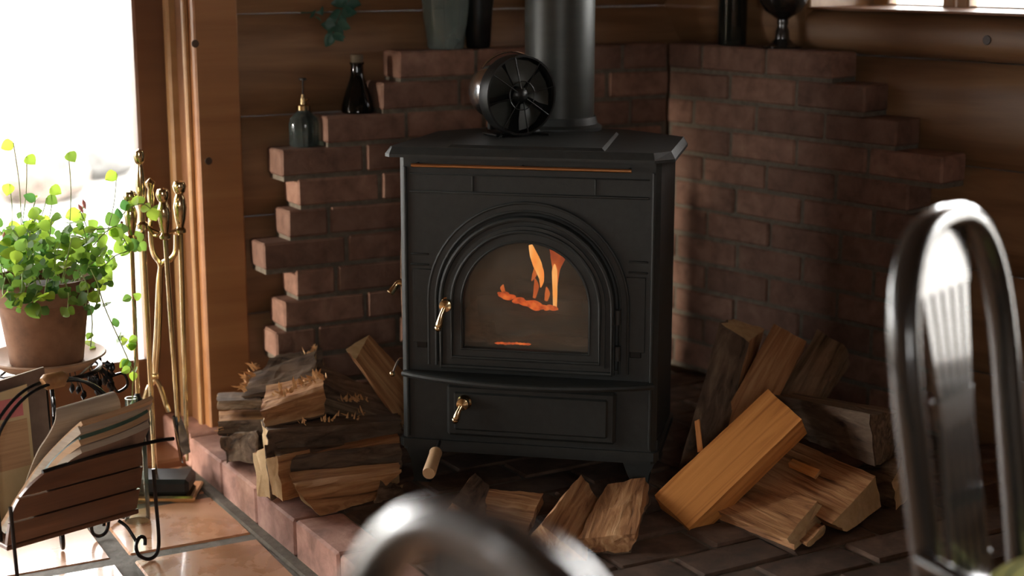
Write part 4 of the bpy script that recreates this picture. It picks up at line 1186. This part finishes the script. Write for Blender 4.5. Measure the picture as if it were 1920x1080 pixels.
for i in range(260):
    a = rr.uniform(0, 6.28); r1 = .135 * math.sqrt(rr.random())
    h = .165 + .145 * (1 - .5 * (r1 / .135) ** 2) * rr.random() ** .7 - (.05 * rr.random() if r1 > .10 else 0)
    p = Vector((r1 * math.cos(a), r1 * math.sin(a), h))
    y = Vector((rr.uniform(-1, 1), rr.uniform(-1, .4), rr.uniform(-.8, .3))).normalized(); z0 = Vector((rr.uniform(-.7, .7), -.8, rr.uniform(0, 1.2)))
    z0 = (z0 - y * z0.dot(y)).normalized(); x = y.cross(z0); L_ = rr.uniform(.012, .022)
    q0 = [p, p + (y * .35 - x * .5) * L_, p + (y * .35 + x * .5) * L_, p + (y * .8 - x * .36) * L_, p + (y * .8 + x * .36) * L_, p + y * L_ * 1.05]
    more.add(q0, [[0, 2, 1], [1, 2, 4, 3], [3, 4, 5]])
tag(more.build('foliage', M['leaf'], pt, True), kind='stuff')
tag(stems.build('stem', M['stem'], pt, True), kind='stuff')
for px, py in ((152, 392), (158, 384), (8, 445), (118, 500)):
    p = wp(px, py, -.06)
    MB().lathe([(1e-5, -.010), (.003, -.004), (.0042, .004), (1e-5, .012)], 7).build('flower_bud', M['petal'], pt, True, Matrix.Translation(p) @ Matrix.Rotation(rr.uniform(-.5, .5), 4, 'Y'))
# rooted cutting in a green glass bottle on the floor
c = at(246, 746, 3.16)
k = thing('glass_bottle', 'green tinted glass bottle with a plant cutting behind the magazines', 'bottle', (c.x, c.y, 0))
hh = c.z
MB().lathe([(.024, 0), (.027, .004), (.027, hh * .62), (.022, hh * .78), (.0135, hh * .92), (.0135, hh), (.0115, hh), (.0115, hh * .9)], 24).build('body', M['bottlegreen'], k, True)
k2 = thing('vine_cutting', 'upright vine cutting with small round leaves standing in the green bottle', 'plant', (c.x, c.y, .02))
O_ = Vector((c.x, c.y, .02))
p = smoothpath([Vector((0, 0, .01)), Vector((.002, 0, hh - .03)), at(252, 690, 3.16) - O_, at(256, 600, 3.17) - O_, at(248, 560, 3.17) - O_], 6)
MB().tube(p, .0013, 5).build('stem', M['stem'], k2)
for px, py in ((246, 556), (263, 560), (228, 642), (250, 640), (257, 632), (254, 652), (250, 697), (244, 690)):
    leaf_at(l2_, k2, at(px, py, 3.16) - O_, Vector((rr.uniform(-1, 1), -.2, rr.uniform(-.7, .4))), Vector((.2, -1, .5)), .95)

# ================================================================ brass fireplace tools
TC = at(306, 902, 3.30); TCx, TCy = TC.x, TC.y
tf_ = lambda px, py, dy=0.: at(px, py, TCy + dy)
ts = thing('tool_stand', 'brass fireplace tool stand with ball finial and black base', 'stand', (TCx, TCy + .02, 0))
TO = Vector((TCx, TCy + .02, 0))
MB().bbox((-.075, -.055, .002), (.075, .055, .016), .004).build('base_plate', M['brass'], ts)
MB().bbox((-.06, -.045, .0155), (.06, .045, .05), .008).build('base_block', M['black'], ts)
q = lambda px, py, dy=0.: tf_(px, py, dy) - TO
top = q(268, 288, .02); 
zz = lambda py: q(277, py, .02).z
MB().lathe([(.0058, .05), (.0058, zz(430)), (.012, zz(428)), (.0125, zz(420)), (.0065, zz(415)), (.006, zz(395)), (.0085, zz(385)), (.0115, zz(350)), (.0095, zz(325)), (.006, zz(308)), (.0105, zz(303)), (.0132, zz(293)), (.0105, zz(283)), (1e-4, zz(279))], 18, 0, Matrix.Translation((q(276, 600, .02).x, 0, 0))).build('post', M['brass'], ts, True)
xh = q(276, 430, .02).x; zh = zz(425)
for px, sy in ((248, -.02), (308, -.02), (334, .03), (225, .03)):
    e = q(px, 445, .02); 
    MB().tube(smoothpath([(xh, 0, zh), ((xh + e.x) / 2, sy * .5, zh - .018), (e.x, sy, zh - .006), (e.x, sy - .008, zh + .006)], 5), .0035, 8).build('hook', M['brass'], ts, True)
def tool(name, label, px0, py0, px1, py1, dy, head, hl=95):
    a, b = tf_(px0, py0, dy), tf_(px1, py1, dy)              # top of the handle, foot of the shaft
    ax = (a - b).normalized(); L = (a - b).length
    k = thing(name, label, 'fire tool', b, 0, 'brass fireplace tools')
    rot = ax.to_track_quat('Z', 'Y').to_matrix().to_4x4()
    hs_ = L - hl / 2950 * 3.35
    pr = [(.005, hs_ - .004), (.012, hs_), (.012, hs_ + .006), (.007, hs_ + .012), (.0115, hs_ + .03), (.0145, hs_ + .055), (.0115, L - .040), (.0075, L - .030), (.0115, L - .025), (.0150, L - .013), (.011, L - .003), (1e-4, L)]
    MB().lathe(pr, 16, 0, rot).build('handle', M['brass'], k, True)
    MB().lathe([(.0052, 0), (.0052, hs_)], 10, 0, rot).build('shaft', M['brass'], k, True)
    head(k, rot)
    return k
def hd_brush(k, rot):
    MB().lathe([(.022, -.10), (.026, -.06), (.018, -.015), (.008, 0), (.005, .01)], 16, 0, rot).build('brush_head', M['black'], k, True)
def hd_shovel(k, rot):
    mb = MB(); vs = []
    for i in range(7):
        t = i / 6; w = .012 + .026 * min(1, t * 2.2)
        for j in range(5): 
            u_ = j / 4 * 2 - 1
            vs.append((w * u_, .014 * (u_ * u_) - .012 + .012 * t, .012 - .095 * t))
    n = len(vs); vs += [(x, y + .0016, z0) for x, y, z0 in vs]
    fs = [[i * 5 + j, i * 5 + j + 1, (i + 1) * 5 + j + 1, (i + 1) * 5 + j] for i in range(6) for j in range(4)]
    fs += [[x + n for x in reversed(f)] for f in fs]
    mb.add([rot @ Vector(v) for v in vs], fs).build('shovel_blade', M['chrome'], k, True)
def hd_poker(k, rot):
    MB().tube([rot @ v for v in smoothpath([Vector((0, 0, .01)), Vector((0, 0, -.02)), Vector((.004, 0, -.05)), Vector((.002, 0, -.08))], 4)] , .0036, 8).build('poker_tip', M['brass'], k, True)
    MB().tube([rot @ v for v in smoothpath([Vector((0, 0, -.01)), Vector((.014, 0, -.02)), Vector((.016, 0, -.04)), Vector((.022, 0, -.05))], 4)], .003, 8).build('poker_hook', M['brass'], k, True)
tool('hearth_brush', 'brass handled brush hanging at the left of the fire tool stand', 243, 356, 258, 745, -.02, hd_brush)
tool('fire_shovel', 'brass handled shovel with a shiny blade hanging in front on the stand', 304, 352, 333, 790, -.02, hd_shovel)
tool('fire_poker', 'brass poker with ball handle hanging at the right of the stand', 336, 338, 349, 800, .05, hd_poker, 100)
# tongs
a = tf_(283, 336, .045); b = tf_(292, 712, .045)
k = thing('fire_tongs', 'brass fire tongs with a forked top and spread feet behind the shovel', 'fire tool', b, 0, 'brass fireplace tools')
w_ = lambda px, py: tf_(px, py, .045) - b
MB().lathe([(.006, 0), (.0085, .02), (.006, .035), (.0095, .042), (.0105, .05), (1e-4, .06)], 14, 0, Matrix.Translation(w_(284, 385))).build('handle', M['brass'], k, True)
MB().tube(smoothpath([w_(284, 388), w_(283, 440), w_(288, 475), w_(301, 497), w_(298, 530), w_(294, 620), w_(290, 700), w_(300, 725), w_(316, 772)], 5), .0058, 8).build('tong_arm', M['brass'], k, True)
MB().tube(smoothpath([w_(331, 440), w_(330, 470), w_(322, 485), w_(303, 497), w_(300, 540), w_(298, 620), w_(292, 705), w_(282, 722), w_(272, 745), w_(262, 790)], 5), .0058, 8).build('tong_arm', M['brass'], k, True)
MB().ball(w_(291, 705), .009, 12).build('pivot', M['brass'], k, True)

# ================================================================ magazine rack with magazines
MR0 = Vector((-.775, 3.005, 0)); MRX = Vector((-.70, -.714, 0)).normalized()   # from the right end towards the left end
mrf = frame(MR0, -MRX)                                      # local x to the right-away; origin at the right end
mr = thing('magazine_rack', 'wooden slatted magazine rack on a black iron frame with scroll feet', 'rack', MR0, math.atan2((-MRX).y, (-MRX).x))
RL = .285                                                    # length; local x from -RL to 0, local y>0 = away from viewer
RZ0, RZ1 = .095, .245
LEAN = .055
def slat_panel(sgn, nm):
    for i in range(3):
        z0 = RZ0 + (RZ1 - RZ0) * i / 3 + .0022; z1 = RZ0 + (RZ1 - RZ0) * (i + 1) / 3 - .0022
        yo = lambda z0_: sgn * (.045 + LEAN * (z0_ - RZ0) / (RZ1 - RZ0))
        cut = lambda z0_: .075 * max(0, (z0_ - .13) / (RZ1 - .13)) ** 3   # rounded upper left corner
        n = 6; vs = []
        for k_ in range(n + 1):
            zz_ = z0 + (z1 - z0) * k_ / n
            for x in (-RL + cut(zz_), -.006 - cut(zz_) * .25):
                vs += [(x, yo(zz_), zz_), (x, yo(zz_) + .009, zz_)]
        fs = []
        for k_ in range(n):
            o_ = k_ * 4; p_ = o_ + 4
            fs += [[o_, o_ + 2, p_ + 2, p_], [o_ + 1, p_ + 1, p_ + 3, o_ + 3], [o_, p_, p_ + 1, o_ + 1], [o_ + 2, o_ + 3, p_ + 3, p_ + 2]]
        fs += [[0, 1, 3, 2], [n * 4, n * 4 + 2, n * 4 + 3, n * 4 + 1]]
        MB().add(vs, fs).build(nm, M['rackwood'], mr)
slat_panel(-1, 'slat'); slat_panel(1, 'slat')
MB().bbox((-RL, -.045, RZ0 - .01), (0, .05, RZ0), .002).build('bottom_board', M['rackwood'], mr)
yT = .045 + LEAN + .004
for sgn in (-1, 1):
    MB().tube(smoothpath([(-RL + .05, sgn * yT, RZ1 - .002), (-RL * .5, sgn * yT, RZ1 + .002), (0, sgn * yT, RZ1 + .002), (.055, sgn * (yT - .01), RZ1 - .006)], 4), .004, 8).build('rail', M['wire'], mr, True)
for x, nm in ((.012, 'leg'), (-RL - .008, 'leg')):
    for sgn in (-1, 1):
        pth = [(x, sgn * .085, RZ1 - .06), (x, sgn * .088, .12), (x, sgn * .092, .045), (x - .006, sgn * .092, .012), (x - .024, sgn * .090, .0045), (x - .042, sgn * .086, .016), (x - .046, sgn * .082, .036), (x - .034, sgn * .078, .050), (x - .022, sgn * .076, .044), (x - .022, sgn * .076, .030)]
        MB().tube(smoothpath(pth, 5), .0038, 8).build(nm, M['wire'], mr, True)
        MB().tube(smoothpath([(x - .040, sgn * .074, .042), (x - .05, sgn * .06, .07), (x - .06, sgn * .045, RZ0 - .012)], 4), .0034, 8).build('scroll', M['wire'], mr, True)
# arched double handle in the middle
for yy in (-.012, .012):
    MB().tube(smoothpath([(-RL + .006, yy, RZ0), (-RL + .004, yy, .23), (-RL + .018, yy, .305), (-RL * .74, yy, .362), (-RL * .5, yy, .378), (-RL * .26, yy, .362), (-.022, yy, .305), (-.004, yy, .23), (-.004, yy, RZ0)], 6), .0033, 8).build('handle_arch', M['wire'], mr, True)
MB().tube([(-RL * .58, 0, .377), (-RL * .56, 0, .379), (-RL * .44, 0, .379), (-RL * .42, 0, .377)], [.012, .016, .016, .012], 12).build('leather_grip', M['leather'], mr, True)

def sheet(label, name, cat, prof, x0, x1, th, mat, slant=0., y0=0., cover=None, curl=0., group='magazines in the rack', waves=0., edge='paper'):
    """prof: (y, z) side outline of the folded magazine in rack space, extruded from x0 to x1."""
    p = smoothpath([Vector((0, y + y0, z0)) for y, z0 in prof], 4)
    n = len(p); nx = 10; vs = []
    for i in range(nx + 1):
        t = i / nx; x = x0 + (x1 - x0) * t
        for k_ in range(n):
            s_ = k_ / (n - 1)
            sh_ = slant * s_
            vs.append(Vector((x + sh_ * (1 - t), p[k_].y + curl * (t ** 3) * s_ + waves * math.sin(t * 5 + s_ * 3), p[k_].z - .02 * (1 - t) * s_ * 0 + .012 * s_ * t)))
    nv = len(vs); fs = []
    for i in range(nx):
        for k_ in range(n - 1): fs.append([i * n + k_, i * n + k_ + 1, (i + 1) * n + k_ + 1, (i + 1) * n + k_])
    off = []
    for k_ in range(n):
        t_ = p[min(k_ + 1, n - 1)] - p[max(k_ - 1, 0)]; off.append(Vector((0, t_.z, -t_.y)).normalized() * th)
    mb = MB(); back = [v + off[i % n] for i, v in enumerate(vs)]
    f2 = fs + [[q_ + nv for q_ in reversed(f)] for f in fs]; mi = [0] * len(f2)
    rim = [i * n for i in range(nx + 1)], [i * n + n - 1 for i in range(nx + 1)], list(range(n)), list(range(nx * n, nx * n + n))
    for r_ in rim:
        for a_, b_ in zip(r_, r_[1:]): f2.append([a_, b_, b_ + nv, a_ + nv]); mi.append(1)
    mb.add(vs + back, f2); mb.m = mi
    o = mb.build(name, [M[mat], M[edge]], None, True, mrf)
    return tag(o, label, cat, group)
def flop(y0, top):                                          # leans on the front slats and flops over them
    return [(y0, .10), (y0 - .028, .17), (y0 - .060, .235), (y0 - .060 - (top - .235) * 1.0, top)]
sheet('dark magazine lowest against the front slats of the rack', 'magazine', 'magazine', flop(-.034, .268), -.25, -.004, .013, 'paperd', .085, 0, None, .02)
sheet('brown covered magazine with tan page edges second from the front slats', 'magazine', 'magazine', flop(-.018, .282), -.255, .004, .014, 'paperd', .09, 0, None, .03, edge='papert')
sheet('dark green covered magazine third from the front slats', 'magazine', 'magazine', flop(-.002, .293), -.262, .004, .007, 'paperg', .10, 0, None, .03, edge='paperg')
sheet('thick pale magazine with a curved right end in the middle of the rack', 'magazine', 'magazine', flop(.007, .304), -.262, .02, .016, 'paper', .10, 0, None, .04)
sheet('orange edged magazine lying over the thick pale one', 'magazine', 'magazine', flop(.025, .318), -.265, .012, .009, 'papert', .11, 0, None, .02, edge='papert')
sheet('pale folded newspaper with a rolled top at the back of the group', 'newspaper', 'newspaper', [(.036, .10), (.010, .18), (-.022, .25), (-.050, .292), (-.054, .318), (-.036, .334), (-.016, .326), (-.014, .308), (-.024, .298)], -.225, -.035, .003, 'paper', .10, 0)
cv = sheet('upright magazine with a cream cover and a pink block at the left', 'magazine', 'magazine', [(.048, .10), (.056, .2), (.062, .30), (.065, .352)], -.278, -.165, .006, 'yellow', 0, .0)
sheet('dark brown upright magazine behind the cream covered one', 'magazine', 'magazine', [(.060, .10), (.068, .2), (.074, .30), (.077, .375)], -.235, -.12, .006, 'paperd', 0, .0)
def print_block(x0, x1, z0, z1, mat, nm):
    yo = lambda z_0: .048 + .0175 * (z_0 - .10) / .25 - .0014
    vs = [(x0, yo(z0), z0), (x1, yo(z0), z0), (x1, yo(z1), z1), (x0, yo(z1), z1)]
    vs += [(x, y + .0006, z1_) for x, y, z1_ in vs]
    MB().add(vs, [(0, 1, 2, 3), (7, 6, 5, 4), (0, 4, 5, 1), (1, 5, 6, 2), (2, 6, 7, 3), (3, 7, 4, 0)]).build(nm, M[mat], cv)
print_block(-.25, -.178, .305, .342, 'pink', 'cover_block'); print_block(-.238, -.172, .205, .298, 'papert', 'cover_picture')
for x in (-.270, -.262, -.254): print_block(x, x + .003, .15, .29, 'ink', 'print_column')

# ================================================================ bentwood chairs
def chair(label, loc, rz):
    ch = thing('bentwood_chair', label, 'chair', loc, rz, 'black bentwood chairs')
    SH, TOP = .415, .885                                    # seat height, top of the hoop
    hw = .142
    yb = lambda zz_: .17 + .075 * (zz_ - SH) / (TOP - SH)
    pth = []
    for i in range(41):
        t = -1 + 2 * i / 40
        a = math.pi * (i / 40)
        if i < 10: x = -hw * (.90 + .10 * (i / 10)); zz_ = SH - .02 + (.70 - SH + .02) * i / 10
        elif i > 30: x = hw * (.90 + .10 * ((40 - i) / 10)); zz_ = SH - .02 + (.70 - SH + .02) * (40 - i) / 10
        else:
            a = math.pi * (1 - (i - 10) / 20)
            ex = .78
            x = hw * math.copysign(abs(math.cos(a)) ** ex, math.cos(a)); zz_ = .70 + (TOP - .70) * math.sin(a) ** ex
        pth.append(Vector((x, yb(zz_), zz_)))
    MB().sweep(pth, Vector((0, 1, -.2)), .029, .036, 14, 0, .75).build('back_hoop', M['lacquer'], ch, True)
    # fan splat: solid head, ribs down to a boss, ribs down to the seat
    ys = lambda zz_: yb(zz_) + .006
    wS = lambda zz_: .046 + .030 * abs((zz_ - .655) / .2) if zz_ > .655 else .046 + .014 * (.655 - zz_) / .2
    def strip(mb, xa, xb, z0, z1, n=8, th=.011):
        vs = []
        for i in range(n + 1):
            zz_ = z0 + (z1 - z0) * i / n
            a_, b_ = xa(zz_), xb(zz_)
            for x in (a_, b_): vs += [(x, ys(zz_), zz_), (x, ys(zz_) + th, zz_)]
        fs = []
        for i in range(n):
            o_ = i * 4; p_ = o_ + 4
            fs += [[o_, o_ + 2, p_ + 2, p_], [o_ + 1, p_ + 1, p_ + 3, o_ + 3], [o_, p_, p_ + 1, o_ + 1], [o_ + 2, o_ + 3, p_ + 3, p_ + 2]]
        fs += [[0, 1, 3, 2], [n * 4, n * 4 + 2, n * 4 + 3, n * 4 + 1]]
        mb.add(vs, fs)
    hd = MB(); strip(hd, lambda z0: -wS(z0), lambda z0: wS(z0), .800, .872); hd.build('splat_head', M['lacquer'], ch, True)
    nr = 5
    for i in range(nr):
        f0_, f1_ = -1 + 2 * (i + .2) / nr, -1 + 2 * (i + .8) / nr
        mb = MB(); strip(mb, lambda z0, f=f0_: f * wS(z0), lambda z0, f=f1_: f * wS(z0), .672, .802, 8, .009); mb.build('rib', M['lacquer'], ch, True)
        mb = MB(); strip(mb, lambda z0, f=f0_: f * wS(z0), lambda z0, f=f1_: f * wS(z0), .47, .646, 8, .009); mb.build('rib', M['lacquer'], ch, True)
    bo = MB(); strip(bo, lambda z0: -wS(z0), lambda z0: wS(z0), .640, .676); bo.build('boss', M['lacquer'], ch, True)
    ft = MB(); strip(ft, lambda z0: -wS(z0), lambda z0: wS(z0), SH - .005, .472); ft.build('splat_foot', M['lacquer'], ch, True)
    MB().lathe([(1e-4, SH - .028), (.185, SH - .028), (.200, SH - .02), (.203, SH - .008), (.196, SH), (.17, SH + .001), (1e-4, SH - .006)], 48).build('seat', M['lacquer'], ch, True)
    MB().lathe([(.155, SH - .19), (.165, SH - .185), (.165, SH - .172), (.155, SH - .168), (.150, SH - .18), (.155, SH - .19)], 40).build('stretcher_ring', M['lacquer'], ch, True)
    for sx in (-1, 1):
        MB().tube([(sx * .135, -.135, SH - .02), (sx * .15, -.15, .2), (sx * .175, -.175, 0)], [.016, .0145, .011], 12).build('leg', M['lacquer'], ch, True)
        MB().tube([(sx * .155, .155, SH - .02), (sx * .16, .165, .2), (sx * .175, .215, 0)], [.016, .0145, .011], 12).build('leg', M['lacquer'], ch, True)
        MB().tube(smoothpath([(sx * .195, .02, SH + .002), (sx * .200, .05, SH + .05), (sx * .178, .10, SH + .095), (sx * .150, yb(.53), SH + .11)], 6), .0105, 10).build('brace', M['lacquer'], ch, True)
    return ch
def dup(root, loc, rz, label):
    r = root.copy(); COL.objects.link(r); r.location = loc; r.rotation_euler = (0, 0, rz); r['label'] = label
    for c0 in list(root.children):
        c1 = c0.copy(); COL.objects.link(c1); c1.parent = r
    return r
# right chair: back hoop seen almost edge on, seat to the right
def chair_at(px, py, Y, hoop_deg):
    """world position so that the hoop top stands at the measured point; hoop runs hoop_deg clockwise from +Y"""
    h = rad(hoop_deg); hd_ = Vector((math.sin(h), math.cos(h), 0))
    fn_ = Vector((hd_.y, -hd_.x, 0))                        # chair front, the seat side
    top_ = at(px, py, Y)
    rz = math.atan2(fn_.y, fn_.x) + math.pi / 2             # local -y = front
    return top_ - fn_ * (-.245) - Vector((0, 0, top_.z)), rz, top_.z
p, rz, tz = chair_at(1772, 386, 1.80, 38)
ch1 = chair('black bentwood chair with a striped cushion at the right, fan splat back', (p.x, p.y, tz - .897), rz)
cu = thing('seat_cushion', 'olive green round cushion with dark stripes on the right chair', 'cushion', (p.x, p.y, tz - .897 + .416), rz)
cpr = [(1e-4, .002), (.13, .002), (.160, .014), (.168, .034), (.156, .056), (.11, .070), (1e-4, .075)]
MB().lathe(cpr, 40).build('pad', M['cushion'], cu, True)
for r_ in (.06, .10, .135):
    zc_ = .0745 - .0075 * (r_ / .11) ** 2.6
    MB().lathe([(r_ - .004, zc_ - .004), (r_ - .002, zc_ + .0012), (r_ + .002, zc_ + .0008), (r_ + .004, zc_ - .005)], 40).build('stripe', M['cushdark'], cu, True)
p, rz, tz = chair_at(936, 1010, .84, 143)
dup(ch1, (p.x, p.y, tz - .885), rz, 'black bentwood chair nearest the camera, its glossy hoop top at the bottom edge')
